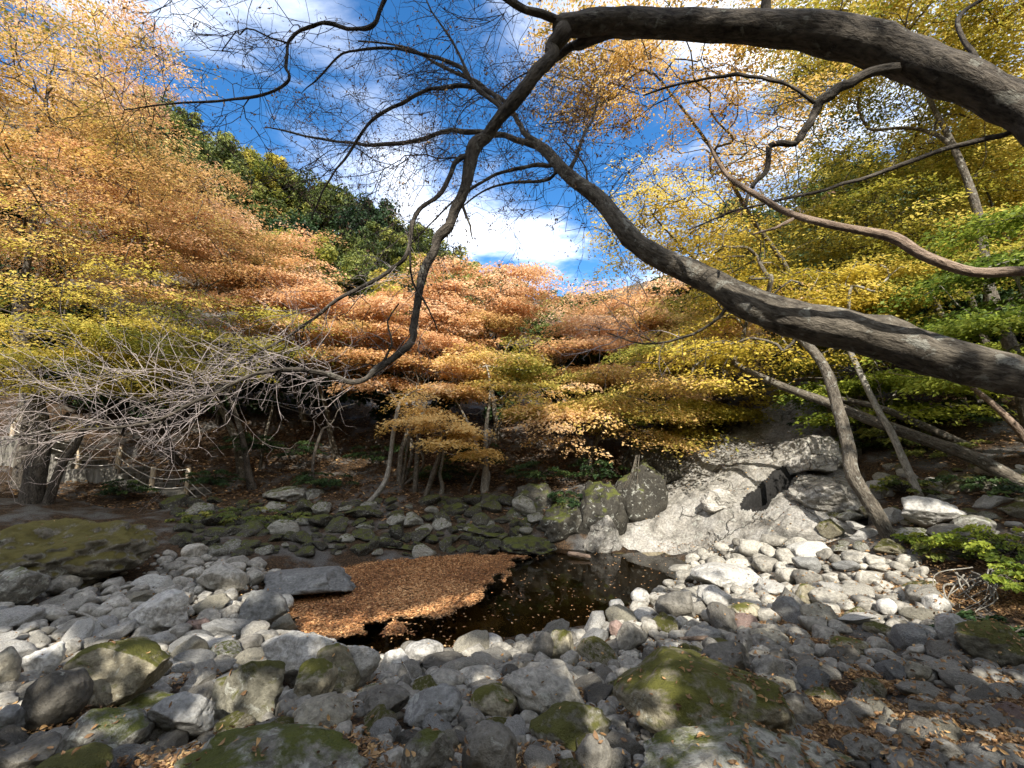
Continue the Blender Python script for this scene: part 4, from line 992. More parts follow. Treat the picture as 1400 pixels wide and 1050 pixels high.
leafy_tree('maple_tree', 'sparse yellow tree reaching into the gap of sky', 'tree', [(11.4, 15.2)], [(900,290,80,60,10.5),(850,330,50,40,10.5)], 'olive', 8000, .07, .09, 'bark', RT, seed=25, tmean=.75, gate=.0, cull=slope_light)
leafy_tree('maple_tree', 'green and gold tree under the thick lower trunk', 'tree', [(10.2, 12.0)], [(1180,540,90,40,12.5),(1260,520,100,45,12)], 'lime', 26000, .085, .10, 'bark_pale', RT, seed=26, tmean=.45)
print('leafy', round(time.time() - T0, 1))

# ------------------------------------------------------------------ evergreens (copied)
def evergreen_proto(seed, nleaf=9000, leaf=.28):
    rng = np.random.default_rng(seed); sk = Skel(); sk.limb([(0, 0, -.3), (.1, 0, 1.2), (.05, .1, 2.6), (0, 0, 4.2), (.1, 0, 5.4)], [.2, .17, .14, .09, .05])
    K = 46; d = rng.normal(size=(K, 3)); d /= np.linalg.norm(d, axis=1)[:, None]
    C = np.array([0, 0, 3.9]) + d * (rng.random(K) ** .4)[:, None] * np.array([2.4, 2.4, 2.5]) * (1 + .25 * fbm(d * 1.5 + seed, 2, seed))[:, None]
    tips = sk.grow(C, seg=.7, rng=rng); aw = Acc(); sk.mesh(aw, r_tip=.02, sides_big=7)
    n = nleaf // K; ci = np.repeat(np.arange(K), n); tot = len(ci)
    dd_ = rng.normal(size=(tot, 3)); dd_ /= np.linalg.norm(dd_, axis=1)[:, None]
    rad = rng.uniform(.5, 1.0, K)
    P = C[ci] + dd_ * (rng.random(tot) ** .35)[:, None] * rad[ci][:, None] * np.array([1, 1, .72])
    nr = dd_ * .8 + rng.normal(0, .6, (tot, 3)) + np.array([0, 0, .3]); ax = rng.normal(size=(tot, 3))
    ax = ax - nr * ((ax * nr).sum(1) / (nr * nr).sum(1))[:, None]
    ln = leaf * rng.uniform(.6, 1.3, tot); v, f = leaf_quads(P, ax, nr, ln, ln * .55, rng.uniform(0, .15, (tot, 1)))
    tb = np.clip(.42 + rng.normal(0, .2, K), 0, .9); al = Acc(); al.add(v, f, tint=np.repeat(np.clip(tb[ci] + rng.normal(0, .1, tot), 0, 1), 2))
    return aw, al
EV = []
for i in range(5):
    aw, al = evergreen_proto(40 + i); d_ = {}
    for mt in ('evergreen', 'dark_green', 'olive', 'amber'):
        c_ = al.build('crown', M[mt], smooth=False); d_[mt] = c_.data; bpy.data.objects.remove(c_)
    w_ = aw.build('trunk', M['bark_dark']); d_['w'] = w_.data; bpy.data.objects.remove(w_); EV.append(d_)
def evergreen(label, loc, s, mt='evergreen', group=None, sink=.3, i=None, name='evergreen_tree', cat='tree', sz=1.0):
    i = int(RNG.integers(5)) if i is None else i
    r = thing(name, label, cat, loc, group); r.rotation_euler = (0, 0, RNG.uniform(0, 6.28)); r.scale = (s, s, s * sz)
    for nm, me in (('trunk', EV[i]['w']), ('crown', EV[i][mt])):
        o = bpy.data.objects.new(nm, me); COL.objects.link(o); o.parent = r
    return r
ORD = ['first', 'second', 'third', 'fourth', 'fifth', 'sixth', 'seventh', 'eighth', 'ninth', 'tenth', 'eleventh', 'twelfth', 'thirteenth', 'fourteenth', 'fifteenth', 'sixteenth', 'seventeenth', 'eighteenth', 'nineteenth', 'twentieth']
sky_row = [(150,150,30),(205,160,32),(255,180,35),(300,195,37),(345,215,39),(390,235,40),(430,250,41),(470,262,42),(510,280,43),(545,300,44),(580,318,45),(615,340,46),(650,365,48),(680,385,50)]
for i, (px, py, d) in enumerate(sky_row):
    p = at(px, py, d); h = RNG.uniform(6.2, 7.6); gzv = gz(p[0], p[1]); s = h / 6.4
    evergreen(f'{ORD[i]} evergreen along the hill skyline counted from the left edge', (p[0], p[1], p[2] - h), s * 1.04, str(RNG.choice(['evergreen', 'dark_green', 'olive'], p=[.66, .14, .2])), 'evergreens along the hill skyline')
    if p[2] - h > gzv + .6: pass
k = 0
for row, (d0, py0, py1) in enumerate([(36, 232, 330), (30, 300, 400), (26, 350, 440)]):
    for i, px in enumerate(np.linspace(190 + 40 * row, 680, 9)):
        d = d0 + RNG.uniform(-1, 1) + (px - 200) / 480 * 6; py = np.interp(px, [190, 680], [py0, py1 + 25]) + RNG.uniform(-8, 8)
        p = at(px, py, d); s = RNG.uniform(.8, 1.05)
        evergreen(f'{ORD[i]} tree from the left in the {["upper", "middle", "lower"][row]} row on the hillside', (p[0], p[1], min(max(gz(p[0], p[1]) - .4, p[2] - 6.2 * s), gz(p[0], p[1]) - .2)), s, str(RNG.choice(['evergreen', 'dark_green', 'olive', 'amber'], p=[.58, .10, .24, .08])), f'{["upper", "middle", "lower"][row]} row of hillside evergreens')
for i, (px, py, d) in enumerate([(720,412,62),(750,405,70),(780,402,72),(815,405,66),(735,430,52),(790,425,55),(840,420,56)]):
    p = at(px, py, d); evergreen(f'{ORD[i]} green tree closing the far end of the valley', (p[0], p[1], p[2] - 6.2), 1.05, 'evergreen', 'far trees closing the valley')
for i, (px, py, d) in enumerate([(960,520,24),(1020,540,22),(1080,500,22),(1150,520,20),(1220,560,17),(1290,560,15),(1360,560,14),(1420,520,13),(1100,590,20),(1200,470,22),(1290,450,20),(1390,440,19),(1060,440,28),(1180,380,26),(1320,340,24),(1430,330,22),(1340,640,13),(1250,620,15.5)]):
    p = at(px, py, d); s = d / 22; evergreen(f'{ORD[i]} dark evergreen in the wood behind the right bank', (p[0], p[1], max(gz(p[0], p[1]) - .3, p[2] - 4.2 * s)), s, 'dark_green', 'dark evergreens behind the right bank')
for i, (px, py, d) in enumerate([(60,520,17),(140,540,17.5),(220,540,18),(300,540,19),(380,530,20),(450,540,20),(520,540,19.5),(600,540,20),(680,540,20),(760,540,20),(830,560,19),(890,560,20),(20,440,19),(-40,560,16),(-30,380,20)]):
    p = at(px, py, d); s = .72; evergreen(f'{ORD[i]} dark evergreen deep in the wood above the far bank', (p[0], p[1], max(gz(p[0], p[1]) - .3, p[2] - 3.0)), s, 'dark_green', 'dark evergreens above the far bank')
# low bushes
def bush(label, px, py, d, s, mt, name='shrub', wx=1.0):
    p = at(px, py, d); p[2] = max(p[2], gz(p[0], p[1]))
    rng = np.random.default_rng(int(px * 7 + py)); n = int(2600 * s ** .5 * 1.0); root = thing(name, label, 'shrub', p)
    st = Acc(); K = 26; d_ = rng.normal(size=(K, 3)); d_[:, 2] = np.abs(d_[:, 2]); d_ /= np.linalg.norm(d_, axis=1)[:, None]
    C = d_ * (rng.random(K) ** .5)[:, None] * np.array([s * wx, s * .8, s * .55])
    for q in C: tube(st, catmull([(q[0] * .1, q[1] * .1, -.05), q * np.array([.5, .5, .7]) + rng.normal(0, .03, 3), q], 2), np.linspace(.012, .004, 5), 4)
    st.build('stem', M['bark_dark'], root)
    al = Acc(); H = C * np.array([1, 1, 0]) + rng.normal(0, .1, C.shape) * np.array([1, 1, 0]); H /= np.linalg.norm(H, axis=1)[:, None] + 1e-6
    sprays(al, C, H, np.full(K, .42 * s), n // K, .05 + .012 * s, np.clip(.5 + rng.normal(0, .18, K), 0, 1), None, .5)
    al.build('foliage', M[mt], root, smooth=False); return root
bush('leafy green bush above the stair railing', 345, 612, 15.0, 1.0, 'dark_green')
bush('low green shrub beside the stair foot', 290, 660, 13.6, .8, 'dark_green')
bush('small shrub in front of the concrete landing', 170, 672, 12.8, .7, 'dark_green')
bush('grassy green clump on the dark bank below the stairs', 330, 742, 11.2, .75, 'evergreen', wx=1.5)
bush('olive clump between the giant mossy rock and the bank', 262, 738, 11.0, .5, 'evergreen')
bush('dark fern-like bush under the twin trunks', 735, 650, 13.4, .95, 'dark_green')
bush('green shrub hanging at the dark bank end', 770, 690, 12.6, .7, 'dark_green')
bush('dark shrub growing over the black cleft', 1108, 640, 15.2, .6, 'dark_green')
bush('yellow green bush by the upper rock slope', 1140, 625, 15.6, .55, 'lime')
bush('sunny green bush on the right bank edge', 1380, 752, 6.6, .75, 'lime', wx=1.3)
bush('green ground bush beside the exposed roots', 1330, 768, 7.0, .5, 'evergreen', wx=1.6)
bush('leafy bush at the right edge above the dark boulder', 1400, 800, 5.6, .5, 'lime')
bush('dark leaves draped over the boulder at the right edge', 1362, 872, 5.0, .42, 'dark_green', wx=1.3)
bush('mossy undergrowth behind the bent trunk', 1200, 640, 12.0, .9, 'evergreen', wx=1.5)
bush('shadowed undergrowth under the leaning trunk', 1290, 650, 10.5, .8, 'evergreen', wx=1.4)
bush('bright yellow leafy shrub along the top of the rock slope', 985, 602, 16.8, .9, 'yellow', wx=1.7)
bush('yellow shrub with orange tips above the white roof block', 1085, 594, 17.5, .8, 'yellow', wx=1.6)
bush('dark undergrowth clump left of the leaning pale trunk', 440, 662, 14.0, .9, 'dark_green')
bush('shadowed leafy clump between the slim stems', 600, 650, 14.4, 1.0, 'dark_green')
bush('dark evergreen shrub behind the golden hanging sprays', 655, 630, 14.8, 1.1, 'dark_green')
bush('dim green shrub halfway up the brown forest slope', 400, 620, 16.5, 1.1, 'dark_green')
bush('dim shrub behind the straight dark trunk', 520, 625, 16.0, 1.1, 'dark_green')
bush('dark shrub at the inner corner of the far bank', 815, 650, 13.6, 1.0, 'dark_green')
bush('low grassy tuft on the middle ledge of the far bank', 400, 735, 11.6, .45, 'evergreen', wx=1.6)
bush('fern clump in the shade between the long trunk and the wedge boulder', 1235, 668, 9.2, .5, 'evergreen')
bush('dark leafy bush where the low trunks leave the right bank', 1370, 668, 8.6, .8, 'dark_green', wx=1.4)
bush('green undergrowth behind the thin upright stem', 1240, 620, 11.5, 1.0, 'evergreen', wx=1.5)
bush('shadowed shrub high on the right bank', 1330, 610, 11.5, 1.1, 'dark_green', wx=1.5)
bush('small sunny plant beside the foot of the bent trunk', 1262, 742, 7.6, .35, 'lime')
bush('pale green bush low in the golden trees', 860, 580, 15.2, .7, 'lime')
print('evergreens', round(time.time() - T0, 1))

# ------------------------------------------------------------------ trees behind the viewer that shade the foreground
BT = 'tall trees on the bank behind the viewpoint'
for i, (x, y, z, rx, rz, n) in enumerate([(-10, -7, 15.5, 2.6, 4.6, 9000), (-6.2, -7.5, 17.4, 2.6, 6.2, 12000), (-2.4, -7, 17.4, 2.6, 6.2, 12000), (1.2, -7.5, 17.4, 2.4, 6.2, 12000), (-7, -3.2, 5.9, 2.2, 2.4, 6000), (-3, -3.4, 5.9, 2.3, 2.4, 6500), (1, -3.4, 5.9, 2.3, 2.4, 6500), (5, -3.2, 6.0, 2.4, 2.5, 6500), (9.5, -3, 9, 2.6, 5.0, 9000), (12.5, 1, 9.5, 2.6, 4.6, 9000)]):
    leafy_tree('maple_tree', f'{ORD[i]} tree of those shading the stones from behind the viewpoint', 'tree', [(x - .3, y - .4)], [(x, y, z, rx, 1.8, rz)], 'olive', n * 2, .2, .16, 'bark', BT, seed=60 + i, cull=canopy_density, nsp=50, gate=-.9, spr=1.1)
print('casters', round(time.time() - T0, 1))

# ------------------------------------------------------------------ the two bare trees overhead
def bare_tree(label, root_pts, main, limbs, twig_zones, dried, bark, seed):
    rng = np.random.default_rng(seed); sk = Skel()
    rp = np.array([p[:3] for p in root_pts], float); rp[0, 2] = gz(rp[0, 0], rp[0, 1]) - .15; rr = [p[3] for p in root_pts]
    P, r = wpath(main); ids = sk.limb(np.vstack([rp, P]), np.r_[rr, r]); org = np.array([rp[0, 0], rp[0, 1], rp[0, 2] + .15])
    for lb in limbs:
        P, r = wpath(lb); j = sk.near(P[0]); Q_ = catmull(P, 3); r = np.interp(np.linspace(0, len(r) - 1, len(Q_)), np.arange(len(r)), r) * .8 * rng.uniform(.88, 1.12, len(Q_))
        if lb is not limbs[0]: r = r * .9
        Q_[1:] += rng.normal(0, .22, (len(Q_) - 1, 3)) * r[1:, None] * 1.3; sk.limb(Q_, r, j)
    for (poly, n, *_r) in twig_zones:
        m_ = max(10, n // 2); x = rng.uniform(min(q[0] for q in poly), max(q[0] for q in poly), m_ * 5); y = rng.uniform(min(q[1] for q in poly), max(q[1] for q in poly), m_ * 5)
        k_ = in_poly(x, y, poly); x, y = x[k_][:m_], y[k_][:m_]; base_ = np.array(sk.p); qb = pix(base_)
        dep = np.array([base_[int(np.argmin(np.hypot(qb[:, 0] - a_, qb[:, 1] - b_)))][1] for a_, b_ in zip(x, y)]) + rng.normal(.15, .3, len(x))
        sk.grow(at(x, y, np.maximum(dep, 2.4)), seg=.16, bias=.3, jit=.28, rng=rng)
    root = thing('bare_tree', label, 'tree', org)
    aw = Acc(); sk.mesh(aw, r_tip=.0024, e=.45, sides_big=28, lump=.13, thin_sides=5); aw.build('trunk', M[bark], root, org)
    dl = Acc()
    for zi, (poly, n, d0, d1, mt, rt, frac, pull) in enumerate(twig_zones):
        at_ = Acc(); ends = []; SPt = np.array(sk.p); SF = np.array(sk.R); q2 = pix(SPt)
        cand = np.where(in_poly(q2[:, 0], q2[:, 1], poly) & (SF < .03))[0]
        def sprig(p, d, L, lev, r):
            m_ = max(3, int(L / .085)); P_ = [p]; dd_ = d / np.linalg.norm(d)
            for i in range(m_):
                dd_ = dd_ + rng.normal(0, .2, 3) + pull * .08; dd_ /= np.linalg.norm(dd_); P_.append(P_[-1] + dd_ * L / m_)
                if lev < 3 and i > 0 and rng.random() < (.85 if lev else .95):
                    sd = np.cross(dd_, rng.normal(0, .5, 3) + np.array([0, -1, .25])); sd /= np.linalg.norm(sd) + 1e-6
                    if (i + lev) % 2: sd = -sd
                    an = rng.uniform(.5, 1.0); sprig(P_[-1], dd_ * math.cos(an) + sd * math.sin(an) + rng.normal(0, .12, 3), L * rng.uniform(.32, .6) * (1 - .45 * i / m_), lev + 1, r * .62)
            P_ = np.array(P_); tube(at_, P_, np.linspace(r, r * .55, len(P_)), 5 if r > .005 else 3)
            if lev >= 2: ends.append(P_[1:])
        for _ in range(n):
            k0 = int(cand[rng.integers(len(cand))]); par = sk.par[k0] if sk.par[k0] >= 0 else k0
            u0 = rng.random(); p = SPt[par] * (1 - u0) + SPt[k0] * u0; tg = SPt[k0] - SPt[par]; tg /= np.linalg.norm(tg) + 1e-6
            sd = np.cross(tg, (0, -1, .2)); sd /= np.linalg.norm(sd) + 1e-6; an = rng.normal(.75, .3) * (1 if rng.random() < .5 else -1)
            sprig(p, tg * math.cos(an) + sd * math.sin(an) + rng.normal(0, .3, 3) * np.array([.4, 1, .4]) + pull * .5, rng.uniform(d0, d1), 0, rt)
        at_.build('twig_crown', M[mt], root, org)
        if frac:
            c_ = np.concatenate(ends); c_ = c_[rng.random(len(c_)) < frac]; c_ = np.repeat(c_, 2, 0) + rng.normal(0, .02, (len(c_) * 2, 3))
            ax = rng.normal(0, 1, c_.shape) + np.array([0, 0, -.8]); nr = rng.normal(size=c_.shape)
            nr = nr - ax * ((ax * nr).sum(1) / (ax * ax).sum(1))[:, None]; ln = dried * rng.uniform(.6, 1.4, len(c_))
            v, f = leaf_quads(c_, ax, nr, ln, ln * .42, .1); dl.add(v, f, tint=np.repeat(rng.random(len(c_)), 2))
    if dl.n: dl.build('dried_leaves', M['dried'], root, org, smooth=False)
    return root
A_main = [(1480,198,2.35,62),(1400,152,2.45,62),(1300,104,2.55,66),(1200,65,2.65,66),(1100,42,2.75,58),(1000,35,2.85,50),(900,32,2.95,44),(820,30,3.0,38),(768,36,3.05,33)]
A_limbs = [
 [(772,36,3.05,33),(748,78,3.05,31),(700,140,3.1,29),(652,205,3.2,26),(630,270,3.2,21),(602,325,3.2,18),(578,380,3.2,16),(567,440,3.1,15),(562,470,3.0,15),(522,500,2.85,13),(488,523,2.7,12),(440,510,2.6,10),(390,505,2.5,9),(330,518,2.42,8),(270,548,2.36,7),(200,578,2.3,6),(110,588,2.25,5),(20,596,2.2,4)],
 [(790,34,3.02,20),(720,14,2.98,17),(670,-15,2.95,14),(600,-55,2.95,12),(535,-14,3.0,11),(515,28,3.05,11),(490,41,3.1,10),(440,32,3.15,9),(402,50,3.2,8),(390,85,3.2,8),(395,108,3.2,7),(360,130,3.25,7),(300,138,3.35,6),(230,142,3.5,4),(170,150,3.6,3)],
 [(880,38,3.0,26),(830,48,3.1,24),(790,58,3.15,22),(765,74,3.2,20),(735,98,3.15,16)],
 [(652,205,3.2,14),(622,224,3.15,12),(604,262,3.1,11),(568,292,3.05,10),(560,335,3.0,9),(540,365,3.0,9),(470,405,2.95,8),(430,435,2.95,7),(390,462,2.95,5),(320,500,3.0,3.5)],
 [(690,152,3.1,12),(672,128,3.2,11),(640,118,3.3,10),(590,123,3.4,9),(550,140,3.5,8),(508,164,3.5,7),(480,205,3.6,6),(450,245,3.6,4),(425,300,3.7,3)],
 [(690,152,3.1,10),(645,112,3.25,10),(622,88,3.3,9),(560,70,3.4,8),(520,66,3.45,7),(470,74,3.5,6),(430,112,3.6,4)],
 [(645,112,3.25,7),(620,60,3.3,6),(590,15,3.35,4),(575,-20,3.4,3)],
 [(632,280,3.2,8),(640,300,3.2,6),(646,326,3.2,3)],
 [(560,335,3.0,6),(565,385,3.0,5),(585,420,3.0,4),(598,450,3.05,3)],
 [(520,500,2.85,6),(535,470,2.85,5),(530,440,2.9,4),(545,415,2.9,3)],
 [(1250,86,2.62,22),(1182,108,2.63,26),(1132,128,2.65,24),(1112,160,2.7,20),(1097,186,2.7,17),(1080,198,2.7,15),(1056,198,2.72,14),(1045,235,2.75,11),(1024,262,2.8,9),(1020,282,2.8,6)],
 [(1112,140,2.68,9),(1080,118,2.65,9),(1040,107,2.65,9),(990,104,2.7,8),(930,115,2.8,6),(880,130,2.9,4)],
 [(1385,180,2.5,14),(1290,205,2.65,11),(1200,237,2.8,10),(1130,258,2.9,8),(1060,275,3.0,6),(1000,290,3.1,5),(940,315,3.2,3)],
 [(1350,110,2.5,16),(1330,70,2.55,12),(1310,25,2.6,10),(1365,-15,2.6,7)],
 [(1062,48,2.86,22),(1048,10,2.86,24),(1040,-40,2.9,24),(1000,-120,3.0,18)],
]
V3 = lambda *q: np.array(q, float)
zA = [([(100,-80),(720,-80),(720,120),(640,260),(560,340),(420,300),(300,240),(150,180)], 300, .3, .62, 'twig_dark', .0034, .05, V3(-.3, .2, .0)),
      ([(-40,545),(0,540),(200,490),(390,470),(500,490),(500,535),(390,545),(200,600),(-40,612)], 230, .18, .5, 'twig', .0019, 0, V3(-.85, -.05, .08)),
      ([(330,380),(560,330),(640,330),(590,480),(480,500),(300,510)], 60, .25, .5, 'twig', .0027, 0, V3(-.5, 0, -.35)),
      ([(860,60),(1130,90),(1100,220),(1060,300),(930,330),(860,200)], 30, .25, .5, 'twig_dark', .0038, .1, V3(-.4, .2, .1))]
bare_tree('bare dark-barked tree arching over the top with a long branch drooping left', [(5.6,1.0,1.5,.24),(5.4,1.15,2.4,.2),(4.9,1.5,3.5,.17),(4.1,1.95,4.35,.14)], A_main, A_limbs, zA, .028, 'bark_dark', 5)
B_main = [(1480,540,2.25,66),(1400,516,2.4,68),(1300,494,2.6,72),(1200,462,2.8,70),(1100,440,3.0,64),(1030,418,3.15,51),(960,378,3.35,40),(900,352,3.5,35),(862,325,3.6,31),(822,275,3.8,26),(775,238,4.0,21),(745,205,4.2,17),(720,192,4.3,13)]
B_limbs = [
 [(735,200,4.25,14),(690,187,4.35,12),(640,180,4.4,11),(605,179,4.5,10),(565,193,4.55,9),(500,197,4.65,7),(440,190,4.8,5),(370,175,4.9,3)],
 [(745,205,4.2,14),(716,178,4.3,12),(705,160,4.35,11),(690,140,4.4,10),(650,112,4.5,9),(608,92,4.6,8),(560,66,4.7,6),(490,56,4.8,4)],
 [(760,226,4.1,11),(720,228,4.2,9),(680,238,4.3,8),(648,256,4.35,7),(612,282,4.4,5),(560,335,4.5,3)],
 [(768,233,4.05,10),(742,247,4.15,8),(700,250,4.25,6),(660,262,4.35,4),(610,300,4.4,3)],
 [(778,240,4.0,11),(790,208,4.0,9),(797,185,4.05,7),(812,160,4.1,5),(818,120,4.2,3)],
 [(842,298,3.7,10),(826,268,3.8,8),(805,250,3.9,6),(798,225,4.0,4),(770,190,4.1,3)],
 [(1000,408,3.2,10),(975,440,3.3,8),(930,462,3.4,6),(880,470,3.5,4),(830,455,3.6,3)],
]
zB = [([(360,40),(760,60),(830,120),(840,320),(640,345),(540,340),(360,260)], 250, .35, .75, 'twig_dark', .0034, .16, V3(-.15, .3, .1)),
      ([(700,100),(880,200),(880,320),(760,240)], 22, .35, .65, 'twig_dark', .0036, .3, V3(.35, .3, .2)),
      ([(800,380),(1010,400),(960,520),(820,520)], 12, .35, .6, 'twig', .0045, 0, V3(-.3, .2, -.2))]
bare_tree('thick grey trunk slanting in from the right with bare forked top', [(5.4,1.2,1.2,.27),(4.7,1.5,1.7,.2),(3.7,1.9,2.4,.16)], B_main, B_limbs, zB, .032, 'bark', 6)
# dead pale limb of a third tree at the right
root = thing('dead_tree', 'pale barkless dead limb curving in between the two overhead trunks', 'tree', (6.4, 1.6, gz(6.4, 1.6)))
sk = Skel(); P, r = wpath([(1480,385,2.2,19),(1400,371,2.25,18),(1330,372,2.3,17),(1264,350,2.35,17),(1222,325,2.4,18),(1170,314,2.45,13),(1125,305,2.5,12),(1075,290,2.6,11),(1040,270,2.65,9),(1000,245,2.7,8),(978,215,2.75,6),(968,193,2.75,3)])
sk.limb(np.vstack([[(6.4,1.6,gz(6.4,1.6)-.1),(6.0,1.7,2.2),(4.8,1.9,3.1)], P]), np.r_[.09, .06, .045, r])
P, r = wpath([(1088,297,2.58,7),(1060,312,2.6,5),(1030,320,2.65,3)]); sk.limb(P, r, sk.near(P[0]))
aw = Acc(); sk.mesh(aw, sides_big=12, lump=.06, thin_sides=8); aw.build('trunk', M['bark_dead'], root, (6.4, 1.6, gz(6.4, 1.6)))
print('bare', round(time.time() - T0, 1))

# ------------------------------------------------------------------ trunks at the edge of the wood
def stem_tree(label, pts, bark, seed, twn=14, spread=.9, pal=None):
    rng = np.random.default_rng(seed); P, r = wpath(pts); P[0, 2] = min(P[0, 2], gz(P[0, 0], P[0, 1])) - .05
    sk = Skel(); sk.limb(P, r); tp = P[-1] + rng.normal(0, 1, (twn, 3)) * spread * np.array([1, .6, .5]) + np.array([0, 0, spread * .7])
    tips = sk.grow(tp, seg=.4, jit=.25, rng=rng); root = thing('bare_stem_tree', label, 'tree', P[0], 'slim trunks at the edge of the dark wood')
    aw = Acc(); sk.mesh(aw, r_tip=.009, sides_big=9, lump=.08); aw.build('trunk', M[bark], root, P[0])
    return root
stem_tree('leaning pale trunk with a swollen foot nearest the leaf mat', [(500,690,12.9,9),(525,662,13,9),(533,630,13.2,7),(538,590,13.4,7),(545,555,13.6,6)], 'bark_pale', 1)
stem_tree('slim grey stem right behind the leaning trunk', [(550,655,13.8,5),(556,620,13.9,5),(562,580,14,4),(570,545,14.2,4)], 'bark', 2)
stem_tree('darker straight trunk beside the slim grey stem', [(568,670,13.5,9),(570,630,13.6,8),(574,590,13.8,7),(582,545,14,7)], 'bark', 3)
stem_tree('slanting forked stem under the hanging golden sprays', [(582,672,13.3,9),(595,640,13.3,8),(605,610,13.4,6),(612,590,13.4,4)], 'bark', 4, 8, .5)
stem_tree('thin crooked dark stem at the end of the stairs', [(430,668,14,6),(428,630,14.2,5),(440,590,14.5,5)], 'bark_dark', 6)
stem_tree('grey stem deep in the brown forest slope', [(355,640,16,5),(362,600,16.2,5),(372,560,16.5,4)], 'bark', 7)
stem_tree('thick brown trunk rising in front of the stairs', [(42,690,11.5,36),(48,650,11.5,32),(55,600,11.6,29),(45,540,11.8,25),(28,470,12,26),(30,400,12.2,22)], 'bark_dark', 8, 10, .8)
stem_tree('dark trunk leaning against the stair railing', [(68,668,11.6,16),(82,640,11.6,13),(100,615,11.7,11),(112,592,11.8,9)], 'bark_dark', 9, 8, .6)
stem_tree('slim bare stem beside the twin trunks', [(640,668,13.6,4),(655,640,13.6,3.5),(672,600,13.7,3),(690,570,13.8,2.5)], 'bark', 10, 8, .6)
stem_tree('pale bare stem above the dark wood edge of the right bank', [(1420,620,9,13),(1390,585,9.2,12),(1360,555,9.4,10),(1330,530,9.6,8)], 'bark_dead', 11, 10, .7)
stem_tree('shadowed long trunk behind the low leaning one', [(1450,690,10,20),(1380,640,10.3,18),(1300,600,10.6,15),(1210,560,11,11),(1150,545,11.3,8)], 'bark', 12, 14, .9)
stem_tree('upright grey stem high behind the thick lower trunk', [(1330,520,12,12),(1290,440,12.3,11),(1265,390,12.6,9),(1230,350,13,7)], 'bark', 13, 14, 1.0)

# ------------------------------------------------------------------ stairs with a rope railing
m, t, out = new_mat('weathered_concrete'); tcn = t.nodes.new('ShaderNodeTexCoord'); vec = tcn.outputs['Object']
mp = t.nodes.new('ShaderNodeMapping'); mp.inputs['Scale'].default_value = (3, 3, .6); t.links.new(vec, mp.inputs[0])
c = ramp(t, noise(t, mp.outputs[0], 2.2, 6, .65), [(.33, (.055, .052, .043)), (.5, (.14, .134, .116)), (.68, (.25, .24, .215))]); principled(t, out, c, .9, .2, bump(t, noise(t, vec, 30, 5, .7), .01))
M['concrete'] = m
m, t, out = new_mat('weathered_post'); tcn = t.nodes.new('ShaderNodeTexCoord'); mp = t.nodes.new('ShaderNodeMapping'); mp.inputs['Scale'].default_value = (9, 9, 1); t.links.new(tcn.outputs['Object'], mp.inputs[0])
principled(t, out, ramp(t, noise(t, mp.outputs[0], 4, 5, .6), [(.35, (.28, .22, .15)), (.65, (.50, .42, .31))]), .85, .2); M['post'] = m
m, t, out = new_mat('grey_rope'); principled(t, out, (.48, .46, .42), .9, .1); M['rope'] = m
DS = 13.6
def box(acc, lo, hi, j=.012):
    lo = np.array(lo, float); hi = np.array(hi, float)
    bm = bmesh.new(); bmesh.ops.create_cube(bm, size=1)
    for v in bm.verts: v.co = Vector([lo[k] + (v.co[k] + .5) * (hi[k] - lo[k]) for k in range(3)])
    bmesh.ops.bevel(bm, geom=bm.edges[:], offset=j, segments=2, affect='EDGES'); bm.verts.ensure_lookup_table(); bm.verts.index_update()
    V = np.array([v.co[:] for v in bm.verts]); bmesh.ops.triangulate(bm, faces=bm.faces[:]); acc.add(V, np.array([[v.index for v in f.verts] for f in bm.faces])); bm.free()
def sx_(px, py=650): return at(px, py, DS)[0]
def sz_(py): return at(150, py, DS)[2]
root = thing('stairs', 'concrete stairs with landings and a rope railing on the left bank', 'stairs', (sx_(150), DS, sz_(675)))
O = np.array(root.location)
acc = Acc(); prof = [(-40, 25, 596), (25, 40, 604), (40, 55, 612), (55, 70, 621), (70, 95, 631), (95, 157, 641), (157, 168, 648), (168, 180, 656), (180, 200, 664), (200, 254, 672), (254, 264, 680), (264, 276, 688), (276, 290, 696)]
for i, (a_, b_, py) in enumerate(prof):
    box(acc, (sx_(a_), DS, sz_(py) - (1.3 + .003 * i)), (sx_(b_) + .02, DS + 1.25 - .004 * i, sz_(py)))
acc.build('steps', M['concrete'], root, O, smooth=False)
posts = [(12, 575, 600), (102, 609, 641), (157, 611, 641), (203, 638, 673), (252, 640, 673), (282, 655, 690)]
tops = []
for i, (px, y0, y1) in enumerate(posts[:5]):
    acc = Acc(); x0 = sx_(px, y1); box(acc, (x0 - .055, DS + .04, sz_(y1) - .25), (x0 + .055, DS + .15, sz_(y0)), .01); tops.append((x0, sz_(y0), sz_(y1)))
    acc.build('post', M['post'], root, O)
tops.append((sx_(290), sz_(672), sz_(700)))
for (xa, ta, ba), (xb, tb_, bb) in zip(tops[:-1], tops[1:]):
    for fr_ in (.06, .42, .78):
        za = ta + (ba - ta) * fr_; zb = tb_ + (bb - tb_) * fr_; u = np.linspace(0, 1, 9); acc = Acc()
        tube(acc, np.stack([xa + (xb - xa) * u, np.full(9, DS + .03), za + (zb - za) * u - .10 * np.sin(u * math.pi) * abs(xb - xa) * .5], -1), np.full(9, .014), 5); acc.build('rope', M['rope'], root, O)

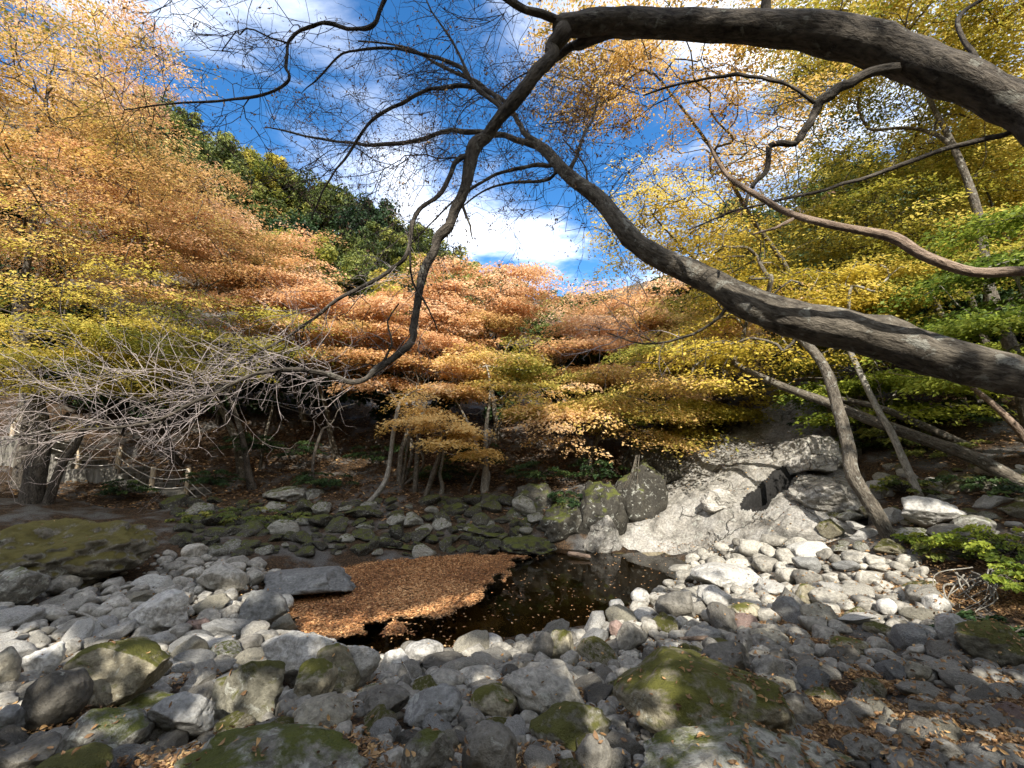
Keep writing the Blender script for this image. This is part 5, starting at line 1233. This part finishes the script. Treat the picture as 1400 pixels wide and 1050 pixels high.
# ------------------------------------------------------------------ driftwood, roots, fallen wood
def wood(name, label, cat, pts, mat, world=False):
    P, r = wpath(pts); P = catmull(P, 4); r = np.interp(np.linspace(0, len(r) - 1, len(P)), np.arange(len(r)), r); acc = Acc(); tube(acc, P, r, 8, .08, 3)
    v0 = P[0] - (P[1] - P[0]) * .3; o = acc.build(name, M[mat], None, P[0]); o.location = P[0]; return tag(o, label, cat)
def gpt(px, py, w, up=.05): h_ = hit(px, py); q = pix(h_ + np.array([0, 0, up])); return (q[0], q[1], h_[1], w)
wood('driftwood_stick', 'bleached forked stick lying on the left cobbles', 'stick', [gpt(93, 849, 4, .12), gpt(118, 858, 4.5, .14), gpt(150, 874, 5, .1)], 'bark_pale')
wood('driftwood_log', 'short pale log at the far edge of the pool', 'log', [(777,757,10.7,7),(790,758,10.6,7),(806,761,10.5,6)], 'bark_dead')
wood('fallen_branch', 'long fallen branch lying on the dark bank stones', 'branch', [(430,712,12.3,5),(470,717,12.2,6),(500,717,12.1,6),(520,716,12.1,4)], 'bark')
wood('driftwood_stick', 'broken brown stick stuck between the dark shore blocks', 'stick', [gpt(742, 914, 5, .02), gpt(735, 902, 5, .12), gpt(730, 890, 3, .2)], 'bark_dead')
wood('driftwood_stick', 'small pale twig leaning on the grey shore stone', 'stick', [gpt(548, 925, 2.5, .15), gpt(556, 934, 2.5, .12), gpt(562, 942, 2, .08)], 'bark_pale')
wood('driftwood_log', 'brown log lying behind the dark flat boulder on the right bank', 'log', [(1338,719,7.6,8),(1362,722,7.6,8),(1390,722,7.6,7)], 'bark_dead')
wood('driftwood_stick', 'pale plank-like stick behind the huge tawny boulder', 'stick', [gpt(930, 886, 7, .1), gpt(968, 884, 7, .1)], 'bark_dead')
root = thing('root_tangle', 'tangle of pale exposed roots under the right bank bushes', 'roots', hit(1320, 825))
acc = Acc(); O = np.array(root.location); rg = np.random.default_rng(4)
for k in range(26):
    s0 = at(rg.uniform(1300, 1375), rg.uniform(772, 800), 6.3) ; e0 = hit(rg.uniform(1285, 1365), rg.uniform(815, 842)); mid = (s0 + e0) / 2 + rg.normal(0, .08, 3) + np.array([0, -.06, .06])
    tube(acc, catmull([s0, mid, e0 + np.array([0, 0, .01])], 5), np.linspace(.012, .004, 11) * rg.uniform(.6, 1.4), 5)
acc.build('root', M['bark_pale'], root, O)
# hanging roots under the rock at the end of the dark bank
root = thing('root_tangle', 'bundle of thin roots hanging over the rock beside the dark bank', 'roots', at(872, 625, 12.4)); acc = Acc(); O = np.array(root.location)
for k in range(8):
    u = rg.uniform(-6, 6); tube(acc, catmull([at(872 + u * .5, 622, 12.4), at(868 + u, 645, 12.3), at(862 + u * 2.2, 668, 12.2)], 5), np.linspace(.011, .005, 11), 4)
acc.build('root', M['bark'], root, O)
bpy.context.view_layer.update()
print('done', round(time.time() - T0, 1), 'faces', sum(len(o.data.polygons) for o in S.objects if o.type == 'MESH'))
